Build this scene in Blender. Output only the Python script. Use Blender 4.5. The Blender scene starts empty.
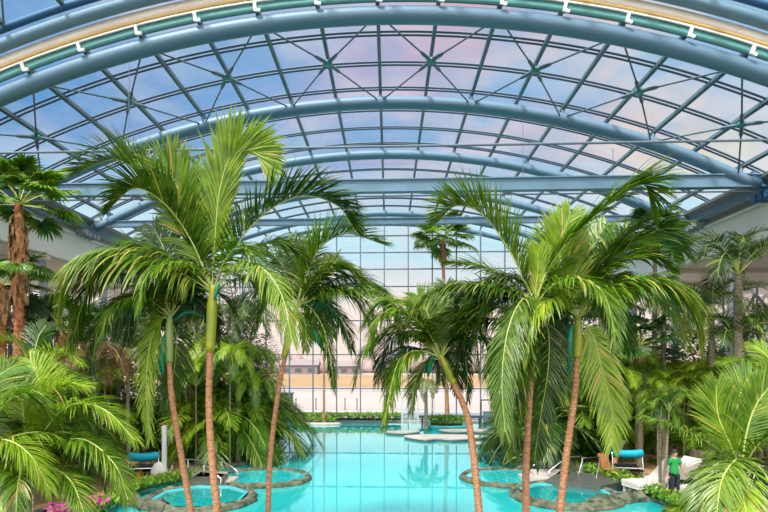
import bpy, math, random
from mathutils import Vector, Matrix
PI = math.pi
SC = bpy.context.scene
COL = SC.collection
F = 550.0; HOR = 360.0; PPX = 364.7; TH = math.radians(2.5); EYE = 5.1
cT, sT = math.cos(TH), math.sin(TH)

def W(px, py, z):
    """photo pixel at a given depth in metres -> place in the hall"""
    xc = (px - PPX) / F * z
    return Vector((xc * cT - z * sT, xc * sT + z * cT, EYE + (HOR - py) / F * z))
def G(px, py, h=0.0):
    """photo pixel of a point at height h -> place"""
    return W(px, py, F * (EYE - h) / (py - HOR))

# ------------------------------------------------------------------ materials
def new_mat(name):
    m = bpy.data.materials.new(name); m.use_nodes = True
    nt = m.node_tree; nt.nodes.clear()
    out = nt.nodes.new('ShaderNodeOutputMaterial')
    return m, nt, out
def pmat(name, col, rough=.5, metal=0.0, noise=0.0, scale=5.0, col2=None, bump=0.0, spec=.5, stretch=None):
    m, nt, out = new_mat(name)
    b = nt.nodes.new('ShaderNodeBsdfPrincipled')
    b.inputs['Roughness'].default_value = rough; b.inputs['Metallic'].default_value = metal
    b.inputs['Specular IOR Level'].default_value = spec
    nt.links.new(b.outputs[0], out.inputs[0])
    b.inputs['Base Color'].default_value = (*col, 1)
    tc = nt.nodes.new('ShaderNodeTexCoord'); mp = nt.nodes.new('ShaderNodeMapping')
    nt.links.new(tc.outputs['Object'], mp.inputs[0])
    if stretch: mp.inputs['Scale'].default_value = stretch
    n = nt.nodes.new('ShaderNodeTexNoise'); n.inputs['Scale'].default_value = scale; n.inputs['Detail'].default_value = 4
    nt.links.new(mp.outputs[0], n.inputs['Vector'])
    if noise or col2:
        c2 = col2 or tuple(max(0, c * (1 - noise)) for c in col)
        r = nt.nodes.new('ShaderNodeValToRGB'); r.color_ramp.elements[0].position = .35; r.color_ramp.elements[1].position = .65
        r.color_ramp.elements[0].color = (*c2, 1); r.color_ramp.elements[1].color = (*col, 1)
        nt.links.new(n.outputs['Fac'], r.inputs[0]); nt.links.new(r.outputs[0], b.inputs['Base Color'])
    if bump:
        bp = nt.nodes.new('ShaderNodeBump'); bp.inputs['Strength'].default_value = bump; bp.inputs['Distance'].default_value = .05
        nt.links.new(n.outputs['Fac'], bp.inputs['Height']); nt.links.new(bp.outputs[0], b.inputs['Normal'])
    return m
def leaf_mat(name, c1, c2, trans=.35, gloss=.045):
    m, nt, out = new_mat(name)
    oi = nt.nodes.new('ShaderNodeObjectInfo'); tc = nt.nodes.new('ShaderNodeTexCoord')
    n = nt.nodes.new('ShaderNodeTexNoise'); n.inputs['Scale'].default_value = 3.0; n.inputs['Detail'].default_value = 3
    nt.links.new(tc.outputs['Object'], n.inputs['Vector'])
    ad = nt.nodes.new('ShaderNodeMath'); ad.operation = 'MULTIPLY_ADD'; ad.inputs[1].default_value = .55; ad.inputs[2].default_value = -.28
    nt.links.new(oi.outputs['Random'], ad.inputs[0])
    a2 = nt.nodes.new('ShaderNodeMath'); a2.operation = 'ADD'
    nt.links.new(n.outputs['Fac'], a2.inputs[0]); nt.links.new(ad.outputs[0], a2.inputs[1])
    r = nt.nodes.new('ShaderNodeValToRGB')
    r.color_ramp.elements[0].position = .3; r.color_ramp.elements[1].position = .7
    r.color_ramp.elements[0].color = (*c1, 1); r.color_ramp.elements[1].color = (*c2, 1)
    nt.links.new(a2.outputs[0], r.inputs[0])
    d = nt.nodes.new('ShaderNodeBsdfDiffuse'); t = nt.nodes.new('ShaderNodeBsdfTranslucent'); g = nt.nodes.new('ShaderNodeBsdfGlossy')
    g.inputs['Roughness'].default_value = .38; g.inputs['Color'].default_value = (1, 1, .95, 1)
    m1 = nt.nodes.new('ShaderNodeMixShader'); m1.inputs[0].default_value = trans
    m2 = nt.nodes.new('ShaderNodeMixShader'); m2.inputs[0].default_value = gloss
    nt.links.new(r.outputs[0], d.inputs[0]); nt.links.new(r.outputs[0], t.inputs[0])
    nt.links.new(d.outputs[0], m1.inputs[1]); nt.links.new(t.outputs[0], m1.inputs[2])
    nt.links.new(m1.outputs[0], m2.inputs[1]); nt.links.new(g.outputs[0], m2.inputs[2])
    nt.links.new(m2.outputs[0], out.inputs[0])
    return m
def glass_mat(name, tint, refl):
    m, nt, out = new_mat(name)
    t = nt.nodes.new('ShaderNodeBsdfTransparent'); t.inputs[0].default_value = (*tint, 1)
    g = nt.nodes.new('ShaderNodeBsdfGlossy'); g.inputs['Roughness'].default_value = .02
    fr = nt.nodes.new('ShaderNodeLayerWeight'); fr.inputs[0].default_value = .25
    mu = nt.nodes.new('ShaderNodeMath'); mu.operation = 'MULTIPLY'; mu.inputs[1].default_value = refl
    nt.links.new(fr.outputs['Fresnel'], mu.inputs[0])
    mx = nt.nodes.new('ShaderNodeMixShader')
    nt.links.new(mu.outputs[0], mx.inputs[0]); nt.links.new(t.outputs[0], mx.inputs[1]); nt.links.new(g.outputs[0], mx.inputs[2])
    nt.links.new(mx.outputs[0], out.inputs[0])
    return m
def water_mat(name, tint, ior=1.33, rip=.012, scale=3.0, boost=1.0, turb=.7):
    m, nt, out = new_mat(name)
    t = nt.nodes.new('ShaderNodeBsdfTransparent'); t.inputs[0].default_value = (*tint, 1)
    g = nt.nodes.new('ShaderNodeBsdfGlossy'); g.inputs['Roughness'].default_value = .015; g.inputs['Color'].default_value = (.82, 1, 1, 1)
    fr = nt.nodes.new('ShaderNodeFresnel'); fr.inputs[0].default_value = ior
    tc = nt.nodes.new('ShaderNodeTexCoord'); n = nt.nodes.new('ShaderNodeTexNoise'); n.inputs['Scale'].default_value = scale; n.inputs['Detail'].default_value = 2
    nt.links.new(tc.outputs['Object'], n.inputs['Vector'])
    bp = nt.nodes.new('ShaderNodeBump'); bp.inputs['Strength'].default_value = rip; bp.inputs['Distance'].default_value = .1
    nt.links.new(n.outputs['Fac'], bp.inputs['Height']); nt.links.new(bp.outputs[0], g.inputs['Normal'])
    mu = nt.nodes.new('ShaderNodeMath'); mu.operation = 'MULTIPLY'; mu.inputs[1].default_value = boost; mu.use_clamp = True
    nt.links.new(fr.outputs[0], mu.inputs[0])
    mx = nt.nodes.new('ShaderNodeMixShader')
    df = nt.nodes.new('ShaderNodeBsdfDiffuse'); df.inputs[0].default_value = (.03, .70, .72, 1)
    tm = nt.nodes.new('ShaderNodeMixShader'); tm.inputs[0].default_value = turb
    nt.links.new(t.outputs[0], tm.inputs[1]); nt.links.new(df.outputs[0], tm.inputs[2])
    nt.links.new(mu.outputs[0], mx.inputs[0]); nt.links.new(tm.outputs[0], mx.inputs[1]); nt.links.new(g.outputs[0], mx.inputs[2])
    nt.links.new(mx.outputs[0], out.inputs[0])
    return m

M = {}
M['tube'] = pmat('blue_painted_steel', (.105, .205, .30), .5, .1)
M['bluebeam'] = pmat('deep_blue_steel', (.03, .12, .26), .45, .1)
M['palebeam'] = pmat('pale_blue_steel', (.13, .25, .35), .6, .0)
M['rafter'] = pmat('teal_grey_steel', (.09, .16, .19), .5, .1)
M['purlin'] = pmat('slate_steel', (.10, .14, .20), .45, .2)
M['teal'] = pmat('teal_panel', (.09, .30, .30), .5, noise=.1, scale=.6)
M['white'] = pmat('white_paint', (.80, .82, .80), .5, noise=.04, scale=.7)
M['cream'] = pmat('cream_panel', (.95, .88, .76), .5, noise=.06, scale=.6)
M['gold'] = pmat('gold_strip', (.66, .46, .16), .5, .0)
M['fascia'] = pmat('pale_fascia', (.80, .86, .83), .5, noise=.06, scale=.4)
M['soffit'] = pmat('beige_soffit', (.74, .66, .54), .6, noise=.06, scale=.4)
M['greypanel'] = pmat('grey_panel', (.17, .20, .20), .5, noise=.1, scale=.5)
M['mullion'] = pmat('slate_mullion', (.13, .18, .23), .45, .2)
M['column'] = pmat('grey_blue_column', (.28, .34, .40), .45)
M['cable'] = pmat('steel_cable', (.12, .17, .23), .6, 0.0)
M['chrome'] = pmat('brushed_chrome', (.75, .76, .76), .2, .9)
M['deck'] = pmat('tan_stone_tiles', (.56, .36, .19), .5, col2=(.42, .26, .14), scale=1.2)
M['floor'] = pmat('pale_stone_floor', (.42, .36, .30), .6, noise=.2, scale=1.5)
M['soil'] = pmat('dark_bark_soil', (.035, .03, .02), .9, noise=.4, scale=6, bump=.4)
M['basin'] = pmat('cyan_pool_tiles', (.0, .74, .78), .5, col2=(.0, .68, .74), scale=.5)
M['basin2'] = pmat('teal_jacuzzi_tiles', (.06, .42, .44), .5, noise=.1, scale=2)
M['slab'] = pmat('pale_wet_stone', (.55, .50, .46), .35, noise=.15, scale=2)
M['darkedge'] = pmat('dark_stone_edge', (.06, .09, .09), .5)
M['ledge'] = pmat('dark_wet_stone', (.09, .10, .09), .45, noise=.2, scale=2)
M['rock'] = pmat('mossy_rock', (.17, .17, .11), .85, col2=(.02, .045, .025), scale=3.5, bump=.7)
M['beigewall'] = pmat('sand_plaster', (.62, .46, .30), .7, noise=.12, scale=1)
M['darkgrey'] = pmat('dark_grey_metal', (.05, .06, .07), .5)
M['black'] = pmat('black_fabric', (.012, .013, .02), .8)
M['teal_cloth'] = pmat('turquoise_cloth', (.0, .42, .58), .7, noise=.1, scale=3)
M['cushion'] = pmat('white_cushion', (.78, .70, .63), .8, noise=.05, scale=3)
M['wood'] = pmat('oiled_wood', (.40, .18, .06), .6, noise=.3, scale=3, stretch=(1, 8, 1))
M['trunk'] = pmat('brown_palm_bark', (.56, .30, .16), .85, col2=(.33, .16, .08), scale=9, bump=.5, stretch=(1, 1, 3))
M['trunkgrey'] = pmat('grey_palm_bark', (.28, .25, .17), .85, col2=(.13, .11, .06), scale=8, bump=.5, stretch=(1, 1, 3))
M['trunkred'] = pmat('red_brown_fibre_bark', (.42, .16, .05), .9, col2=(.16, .05, .02), scale=7, bump=.8)
M['crownshaft'] = pmat('yellow_green_crownshaft', (.42, .42, .03), .4, col2=(.20, .32, .04), scale=3, stretch=(1, 1, .4))
M['crownshaftg'] = pmat('green_crownshaft', (.36, .44, .14), .4, col2=(.20, .34, .08), scale=3, stretch=(1, 1, .4))
M['spathe'] = pmat('emerald_sheath', (.0, .26, .13), .35, noise=.2, scale=4)
M['rachis'] = pmat('pale_green_rachis', (.40, .48, .12), .5)
M['dead'] = pmat('dead_palm_thatch', (.48, .27, .12), .9, col2=(.22, .10, .04), scale=6)
M['skin'] = pmat('skin', (.50, .28, .18), .6)
M['hair'] = pmat('dark_hair', (.03, .02, .015), .7)
M['shirt'] = pmat('green_shirt', (.01, .30, .07), .8)
M['trouser'] = pmat('black_trousers', (.012, .016, .035), .8)
M['pot'] = pmat('white_glazed_pot', (.75, .74, .68), .35)
M['pink'] = pmat('magenta_petals', (.45, .02, .25), .6)
M['orange'] = pmat('yellow_bucket', (.75, .42, .03), .5)
M['whiteplastic'] = pmat('pale_grey_plastic', (.60, .62, .60), .4)
M['leaf'] = leaf_mat('palm_leaf', (.030, .105, .004), (.17, .34, .012))
M['leafbright'] = leaf_mat('bright_palm_leaf', (.09, .23, .005), (.32, .50, .022), .42)
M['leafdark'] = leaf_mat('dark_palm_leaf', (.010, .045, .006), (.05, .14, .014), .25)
M['leafolive'] = leaf_mat('olive_palm_leaf', (.05, .10, .025), (.13, .20, .05), .3)
M['leafyellow'] = leaf_mat('yellowed_palm_leaf', (.36, .42, .06), (.60, .46, .12), .35)
M['leafpale'] = leaf_mat('pale_palm_leaf', (.09, .20, .02), (.26, .42, .05), .35)
M['leafbrown'] = leaf_mat('dry_palm_leaf', (.16, .07, .03), (.38, .21, .09), .2)
M['shrub'] = leaf_mat('broad_green_leaf', (.03, .14, .008), (.15, .36, .018), .35, .06)
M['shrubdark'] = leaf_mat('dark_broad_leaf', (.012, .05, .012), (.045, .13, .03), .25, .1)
M['shrubred'] = leaf_mat('bronze_small_leaf', (.10, .06, .03), (.22, .20, .07), .25)
M['hedge'] = leaf_mat('hedge_leaf', (.10, .28, .012), (.33, .50, .03), .35)
M['glass'] = glass_mat('clear_roof_glass', (.985, .99, 1), .55)
M['glass2'] = glass_mat('clear_wall_glass', (.975, .98, .98), .8)
M['water'] = water_mat('pool_water', (.80, .985, 1), 1.33, .010, 1.6, 1.7)
M['water2'] = water_mat('jacuzzi_water', (.75, .97, .97), 1.33, .05, 2.5, 1.8, .25)
M['outground'] = pmat('outdoor_paving', (.40, .34, .32), .8, noise=.1, scale=.1)
M['outwhite'] = pmat('outdoor_white_terrace', (.55, .60, .62), .6)
M['outroad'] = pmat('asphalt_road', (.30, .27, .27), .8)
M['outfield'] = pmat('dry_yellow_field', (.33, .21, .10), .9, noise=.15, scale=.05)
M['outtree'] = pmat('hazy_treeline', (.26, .20, .19), .95, col2=(.32, .25, .24), scale=.15)
M['outbuild'] = pmat('grey_shed_wall', (.17, .14, .145), .8)
M['outroof'] = pmat('pale_shed_roof', (.22, .195, .20), .8)

# ------------------------------------------------------------------ mesh helpers
class MB:
    def __init__(s): s.v = []; s.f = []; s.mi = []
    def face(s, idx, m=0): s.f.append(tuple(idx)); s.mi.append(m)
    def box(s, c, size, rz=0.0, m=0, rx=0.0, mat=None):
        R = mat if mat else Matrix.Rotation(rz, 3, 'Z') @ Matrix.Rotation(rx, 3, 'X')
        c = Vector(c); n = len(s.v)
        for dx in (-.5, .5):
            for dy in (-.5, .5):
                for dz in (-.5, .5):
                    s.v.append(c + R @ Vector((dx * size[0], dy * size[1], dz * size[2])))
        for q in ((0, 1, 3, 2), (4, 6, 7, 5), (0, 4, 5, 1), (2, 3, 7, 6), (0, 2, 6, 4), (1, 5, 7, 3)): s.face([n + i for i in q], m)
    def beam(s, a, b, w, h, m=0, up=Vector((0, 0, 1))):
        a, b = Vector(a), Vector(b); t = (b - a); L = t.length; t.normalize()
        x = t.cross(up)
        if x.length < 1e-4: x = t.cross(Vector((0, 1, 0)))
        x.normalize(); z = x.cross(t)
        R = Matrix((x, t, z)).transposed()
        s.box((a + b) / 2, (w, L, h), mat=R, m=m)
    def tube(s, pts, r, seg=8, m=0, cap=True, closed=False):
        pts = [Vector(p) for p in pts]; N = len(pts)
        if not hasattr(r, '__len__'): r = [r] * N
        n0 = len(s.v); X = None
        for i in range(N):
            if closed: t = pts[(i + 1) % N] - pts[i - 1]
            else: t = pts[min(i + 1, N - 1)] - pts[max(i - 1, 0)]
            t.normalize()
            if X is None:
                X = t.cross(Vector((0, 0, 1)))
                if X.length < .05: X = t.cross(Vector((0, 1, 0)))
            X = (X - t * X.dot(t)).normalized(); Y = t.cross(X)
            for k in range(seg):
                a = 2 * PI * k / seg
                s.v.append(pts[i] + (X * math.cos(a) + Y * math.sin(a)) * r[i])
        for i in range(N - (0 if closed else 1)):
            i2 = (i + 1) % N
            for k in range(seg):
                k2 = (k + 1) % seg
                s.face((n0 + i * seg + k, n0 + i * seg + k2, n0 + i2 * seg + k2, n0 + i2 * seg + k), m)
        if cap and not closed:
            s.face([n0 + k for k in range(seg)][::-1], m); s.face([n0 + (N - 1) * seg + k for k in range(seg)], m)
    def lathe(s, c, prof, seg=20, m=0, sx=1, sy=1, rot=0, captop=True):
        """prof: list of (radius, z)"""
        c = Vector(c); n0 = len(s.v)
        for (r, z) in prof:
            for k in range(seg):
                a = rot + 2 * PI * k / seg
                s.v.append(c + Vector((r * sx * math.cos(a), r * sy * math.sin(a), z)))
        for i in range(len(prof) - 1):
            for k in range(seg):
                k2 = (k + 1) % seg
                s.face((n0 + i * seg + k, n0 + i * seg + k2, n0 + (i + 1) * seg + k2, n0 + (i + 1) * seg + k), m)
        if prof[0][0] > 1e-3: s.face([n0 + k for k in range(seg)][::-1], m)
        if captop and prof[-1][0] > 1e-3: s.face([n0 + (len(prof) - 1) * seg + k for k in range(seg)], m)
    def prism(s, poly, z0, z1, m=0):
        n0 = len(s.v); k = len(poly)
        for z in (z0, z1):
            for p in poly: s.v.append(Vector((p[0], p[1], z)))
        s.face([n0 + i for i in range(k)][::-1], m); s.face([n0 + k + i for i in range(k)], m)
        for i in range(k):
            j = (i + 1) % k
            s.face((n0 + i, n0 + j, n0 + k + j, n0 + k + i), m)
    def build(s, name, mats, parent=None, smooth=False, loc=None):
        me = mesh_of(s, name, mats, smooth)
        if loc is not None:
            for v in me.vertices: v.co = v.co - Vector(loc)
        o = bpy.data.objects.new(name, me); COL.objects.link(o)
        if loc is not None: o.location = loc
        if parent: o.parent = parent
        return o
def mesh_of(s, name, mats, smooth=False):
    me = bpy.data.meshes.new(name)
    me.from_pydata([tuple(v) for v in s.v], [], s.f)
    if not isinstance(mats, (list, tuple)): mats = [mats]
    for mm in mats: me.materials.append(mm)
    me.polygons.foreach_set('material_index', s.mi)
    if smooth: me.polygons.foreach_set('use_smooth', [True] * len(s.f))
    me.update()
    return me
def tag(o, label, cat=None, group=None, kind=None):
    o['label'] = label
    if cat: o['category'] = cat
    if group: o['group'] = group
    if kind: o['kind'] = kind
    return o
def struct(o, label=None):
    o['kind'] = 'structure'
    if label: o['label'] = label
    return o
def thing(name, loc, label, cat, group=None, rz=0):
    o = bpy.data.objects.new(name, None); COL.objects.link(o)
    o.empty_display_size = .2
    o.location = loc; o.rotation_euler = (0, 0, rz)
    return tag(o, label, cat, group)

def rel(mb, loc):
    L = Vector(loc); mb.v = [v - L for v in mb.v]; return mb

# ------------------------------------------------------------------ world
def make_world():
    w = bpy.data.worlds.new('sunset_sky'); SC.world = w; w.use_nodes = True
    nt = w.node_tree; nt.nodes.clear()
    N = nt.nodes.new; L = nt.links.new
    out = N('ShaderNodeOutputWorld'); bg = N('ShaderNodeBackground'); L(bg.outputs[0], out.inputs[0])
    tc = N('ShaderNodeTexCoord'); sp = N('ShaderNodeSeparateXYZ'); L(tc.outputs['Generated'], sp.inputs[0])
    def math_(op, a, b=None, clamp=False):
        n = N('ShaderNodeMath'); n.operation = op; n.use_clamp = clamp
        for i, x in enumerate((a, b)):
            if x is None: continue
            if isinstance(x, (int, float)): n.inputs[i].default_value = x
            else: L(x, n.inputs[i])
        return n.outputs[0]
    def mix(fac, a, b):
        n = N('ShaderNodeMix'); n.data_type = 'RGBA'
        if isinstance(fac, (int, float)): n.inputs[0].default_value = fac
        else: L(fac, n.inputs[0])
        for i, x in ((6, a), (7, b)):
            if isinstance(x, tuple): n.inputs[i].default_value = (*x, 1)
            else: L(x, n.inputs[i])
        return n.outputs[2]
    X, Y, Z = sp.outputs
    # plane projected cloud coordinates
    zz = math_('ADD', math_('ABSOLUTE', Z), .18)
    cx = math_('DIVIDE', X, zz); cy = math_('DIVIDE', Y, zz)
    cb = N('ShaderNodeCombineXYZ'); L(cx, cb.inputs[0]); L(cy, cb.inputs[1])
    n1 = N('ShaderNodeTexNoise'); n1.inputs['Scale'].default_value = 1.3; n1.inputs['Detail'].default_value = 6; n1.inputs['Roughness'].default_value = .6
    L(cb.outputs[0], n1.inputs['Vector'])
    n2 = N('ShaderNodeTexNoise'); n2.inputs['Scale'].default_value = 3.2; n2.inputs['Detail'].default_value = 5
    L(cb.outputs[0], n2.inputs['Vector'])
    cl = math_('MULTIPLY', math_('SUBTRACT', n1.outputs['Fac'], .42), 4.5, True)
    cl2 = math_('MULTIPLY', math_('SUBTRACT', n2.outputs['Fac'], .42), 4.0, True)
    # left-right hue: 0 left, 1 right
    lr = math_('ADD', math_('MULTIPLY', math_('DIVIDE', X, math_('ADD', math_('ABSOLUTE', Y), .25)), .62), .5, True)
    ramp = N('ShaderNodeValToRGB'); e = ramp.color_ramp.elements
    e[0].position = 0; e[0].color = (.05, .20, .50, 1); e[1].position = 1; e[1].color = (.90, .56, .36, 1)
    for p, c in ((.22, (.12, .30, .60)), (.38, (.34, .40, .64)), (.50, (.56, .42, .56)), (.60, (.90, .46, .40)), (.78, (1.0, .72, .44))):
        x = e.new(p); x.color = (*c, 1)
    L(lr, ramp.inputs[0])
    blue = mix(lr, (.07, .28, .60), (.36, .56, .76))
    up = mix(cl, blue, ramp.outputs[0])
    up = mix(math_('MULTIPLY', cl2, .4), up, (.96, .86, .80))
    up = mix(.07, up, (.0, .0, .02))
    hz = math_('MULTIPLY', Z, 2.6, True)
    low = mix(math_('MULTIPLY', math_('SUBTRACT', Z, .085), 10.0, True), (.92, .76, .68), (.50, .74, .84))
    low = mix(math_('MULTIPLY', cl2, math_('MULTIPLY', lr, .6)), low, (.80, .62, .60))
    col = mix(math_('MULTIPLY', math_('SUBTRACT', Z, .23), 9.0, True), low, up)
    col = mix(math_('MULTIPLY', math_('MULTIPLY', Z, -1.0), 8.0, True), col, (.45, .42, .38))
    # sky strength raised behind the viewer and overhead, added to brighten the hall
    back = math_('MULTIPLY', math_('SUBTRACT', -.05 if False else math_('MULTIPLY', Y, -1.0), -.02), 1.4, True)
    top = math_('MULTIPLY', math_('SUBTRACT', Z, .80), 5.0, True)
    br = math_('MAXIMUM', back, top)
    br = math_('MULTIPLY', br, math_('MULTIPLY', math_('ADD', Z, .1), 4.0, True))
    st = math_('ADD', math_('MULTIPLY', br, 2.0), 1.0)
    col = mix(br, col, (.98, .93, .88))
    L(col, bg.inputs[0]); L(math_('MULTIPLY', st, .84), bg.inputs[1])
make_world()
def sun(loc_dir, strength, ang, col):
    l = bpy.data.lights.new('sun', 'SUN'); l.energy = strength; l.angle = math.radians(ang); l.color = col
    o = bpy.data.objects.new('sun', l); COL.objects.link(o)
    o.rotation_euler = Vector(loc_dir).to_track_quat('Z', 'Y').to_euler()
    o.location = Vector(loc_dir) * 60
    return o
sun((-.45, -.65, 1.25), 4.2, 10, (1.0, .95, .86))

# ------------------------------------------------------------------ camera
cam_d = bpy.data.cameras.new('camera'); cam = bpy.data.objects.new('camera', cam_d); COL.objects.link(cam)
cam.location = (0, 0, EYE); cam.rotation_euler = (PI / 2, 0, TH)
cam_d.sensor_width = 36; cam_d.lens = F * 36 / 768
cam_d.shift_x = (384 - PPX) / 768; cam_d.shift_y = (HOR - 256) / 768
cam_d.clip_end = 2000; cam_d.clip_start = .05
SC.camera = cam
vs = SC.view_settings
vs.view_transform = 'Standard'; vs.look = 'None'; vs.exposure = 0.45; vs.gamma = 1.0; vs.use_curve_mapping = False
SC.cycles.transparent_max_bounces = 24; SC.cycles.max_bounces = 7; SC.cycles.diffuse_bounces = 3
SC.cycles.glossy_bounces = 4; SC.cycles.transmission_bounces = 4; SC.cycles.caustics_reflective = False; SC.cycles.caustics_refractive = False

# ------------------------------------------------------------------ roof
XC = -.37; R0 = 35.5; APEX = EYE + 11.46; ZC = APEX - R0
BAY = 6.2; YA = 18.3; YF = 46.2
def arc(a, Y, dr=0.0):   # a = arc length from the crown
    t = a / R0
    return Vector((XC + (R0 + dr) * math.sin(t), Y, ZC + (R0 + dr) * math.cos(t)))
def arcpts(Y, dr, half, n=60): return [arc(-half + 2 * half * i / n, Y, dr) for i in range(n + 1)]
HALF = R0 * math.asin(16.3 / R0)
names = ['arch nearest the viewer, edged with teal and cream panels', 'second arch, carrying the thick straight tie beam', 'third arch into the hall', 'fourth arch into the hall', 'fifth arch, close to the far glass wall', 'arch standing in the far glass wall']
ys = [YA + BAY * i for i in range(5)] + [YF]
for i, y in enumerate(ys):
    r = thing('roof_arch', arc(0, y), 'blue steel tube ' + names[i], 'roof arch', 'tubular roof arches')
    mb = MB(); mb.tube(arcpts(y, 0, HALF), [.28, .27, .25, .25, .25, .22][i], 12)
    rel(mb, arc(0, y)); mb.build('arch_tube', M['tube'], r, True)
    for k in range(-8, 9, 2):
        mb = MB(); mb.tube([arc(k * 2, y, .1), arc(k * 2, y, .55)], .07, 6)
        rel(mb, arc(0, y)); mb.build('strut', M['rafter'], r)
# end-arch trim between the two roof sections
T = thing('roof_joint_trim', arc(0, 17.6), 'curved band of teal, gold and cream panels where the roof sections meet', 'roof trim')
def ring_band(name, mat, y0, y1, d0, d1, half=HALF + .6, n=64):
    mb = MB(); n0 = 0
    for i in range(n + 1):
        a = -half + 2 * half * i / n
        for (yy, dd) in ((y0, d0), (y1, d0), (y1, d1), (y0, d1)): mb.v.append(arc(a, yy, dd))
    for i in range(n):
        b = i * 4
        for q in range(4):
            q2 = (q + 1) % 4
            mb.face((b + q, b + q2, b + 4 + q2, b + 4 + q))
    rel(mb, T.location); return mb.build(name, mat, T, True)
TP = ring_band('teal_panel', M['teal'], 18.02, 18.10, .30, .56)
ring_band('white_lip', M['white'], 17.96, 18.02, .57, .63)
ring_band('dark_gap', M['darkgrey'], 18.0, 18.12, .63, .67)
mb = MB(); mb.tube(arcpts(18.0, .71, HALF + .6), .05, 8); rel(mb, T.location); mb.build('gold_strip', M['gold'], T, True)
ring_band('cream_panel', M['cream'], 18.0, 18.05, .76, 1.06)
mb = MB(); mb.tube(arcpts(17.85, 1.27, HALF + .6), .20, 12); rel(mb, T.location); mb.build('grey_tube', M['palebeam'], T, True)
mb = MB(); mb.tube(arcpts(17.7, 1.66, HALF + .6), .13, 8); rel(mb, T.location); mb.build('blue_tube', M['bluebeam'], T, True)
for k in range(-8, 9):
    mb = MB(); a = k * 2.0
    mb.beam(arc(a, 17.97, .27), arc(a, 17.97, .60), .10, .08, up=Vector((0, 1, 0)))
    mb.beam(arc(a, 17.95, .30), arc(a + .16, 17.95, .27), .10, .08, up=Vector((0, 1, 0)))
    rel(mb, T.location); mb.build('bracket', M['fascia'], TP)

ROOFD = .55
def lattice(name, label, y0, y1, dr, bays, half, kmax, pur_step, twin=True):
    root = bpy.data.objects.new(name, None); COL.objects.link(root); struct(root, label)
    for k in range(-kmax, kmax + 1):
        if abs(k * 2) > half: continue
        mb = MB(); mb.beam(arc(k * 2, y0, dr), arc(k * 2, y1, dr), .13, .20, up=(arc(k * 2, 0, 1) - arc(k * 2, 0, 0)))
        o = mb.build('rafter', M['rafter'], root)
    y = y0 + pur_step; n = 0
    while y < y1 - .2:
        mb = MB()
        for off in ((-.11, .11) if twin else (0,)):
            P = arcpts(y + off, dr + .08, half, 48)
            mb.tube(P, .052, 4)
        mb.build('purlin', M['purlin'], root)
        y += pur_step; n += 1
    mb = MB(); n = 40
    for i in range(n + 1):
        a = -half + 2 * half * i / n
        mb.v.append(arc(a, y0, dr + .2)); mb.v.append(arc(a, y1, dr + .2))
    for i in range(n): mb.face((2 * i, 2 * i + 1, 2 * i + 3, 2 * i + 2))
    mb.build('roof_glazing', M['glass'], root, True)
    return root
lattice('ceiling', 'glazed barrel roof of the far hall section', YA, YF, ROOFD, 5, HALF + .3, 8, BAY / 3)
lattice('ceiling', 'glazed barrel roof over the viewer', -2.6, 17.7, 1.75, 3, HALF + .3, 8, BAY / 3)
# cross braces in the first bay and in the near roof
def brace(k, yA, yB, d_hub, d_end, label):
    hub = arc(k * 2, (yA + yB) / 2, d_hub)
    r = thing('cross_brace', hub, label, 'roof brace', 'rod cross braces under the roof')
    mb = MB(); mb.lathe((0, 0, 0), [(.0, -.1), (.16, -.08), (.20, .0), (.16, .08), (0, .1)], 10); mb.build('hub', M['teal'], r, True)
    for (dk, yy) in ((-1, yA), (1, yA), (-1, yB), (1, yB)):
        e = arc((k + dk) * 2, yy, d_end); mb = MB()
        v = e - hub; mb.tube([Vector((0, 0, 0)), v * .18, v * .22, v], [.075, .07, .032, .032], 6); mb.build('rod', M['rafter'], r)
ordn = {-7: 'at the far left end', -5: 'second from the left', -3: 'third from the left', -1: 'just left of the crown', 1: 'just right of the crown', 3: 'third from the right', 5: 'second from the right', 7: 'at the far right end'}
for k in (-7, -5, -3, -1, 1, 3, 5, 7):
    brace(k, YA, YA + BAY, .18, .05, 'steel rod cross brace with teal hub between first two arches, ' + ordn[k])
for k, s in ((-5, 'upper left corner'), (5, 'upper right corner')):
    brace(k, 17.6 - BAY, 17.6, 1.4, 1.6, 'steel rod cross brace of the nearer roof section, ' + s + ' of the view')
# tie beams
def tie(y, z, w, h, label, mat, name='tie_beam'):
    mb = MB(); x1 = 19.5 if h > .4 else 16.4
    if h > .2:
        mb.beam((XC - x1, y, z), (XC + x1, y, z), w * .55, h); mb.beam((XC - x1, y, z - h / 2), (XC + x1, y, z - h / 2), w, .05); mb.beam((XC - x1, y, z + h / 2), (XC + x1, y, z + h / 2), w, .05)
    else: mb.tube([(XC - x1, y, z), (XC + x1, y, z)], w / 2, 8)
    o = mb.build(name, mat, loc=(XC, y, z)); tag(o, label, 'beam' if name == 'tie_beam' else 'rod'); return o
tie(YA + BAY, EYE + 7.74, .38, .52, 'thick straight blue-grey tie beam spanning the whole hall', M['palebeam'])
tie(YA + 2 * BAY, EYE + 7.74, .30, .30, 'thinner straight blue tie beam further back', M['tube'])
tie(YA, EYE + 7.1, .09, .09, 'thin steel tie rod high in front of the palms', M['cable'], 'tie_rod')
tie(YA + BAY - .05, EYE + 7.28, .07, .07, 'thin steel rod just below the thick tie beam', M['cable'], 'tie_rod')
for (px, zc, y0) in ((523, 24.3, 95), (129, 18.5, 150), (613, 24.4, 140)):
    p = W(px, 200, zc); mb = MB(); mb.tube([(p.x, p.y, EYE + 7.8), (p.x, p.y, 16.0 - (p.x - XC) ** 2 / 71)], .012, 5)
    mb.build('hanger_cable', M['cable'], loc=(p.x, p.y, 13)); tag(COL.objects[-1], 'thin vertical hanger cable ' + {523: 'right of the centre', 129: 'above the tall left palms', 613: 'over the tall right palms'}[px], 'cable')

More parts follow.
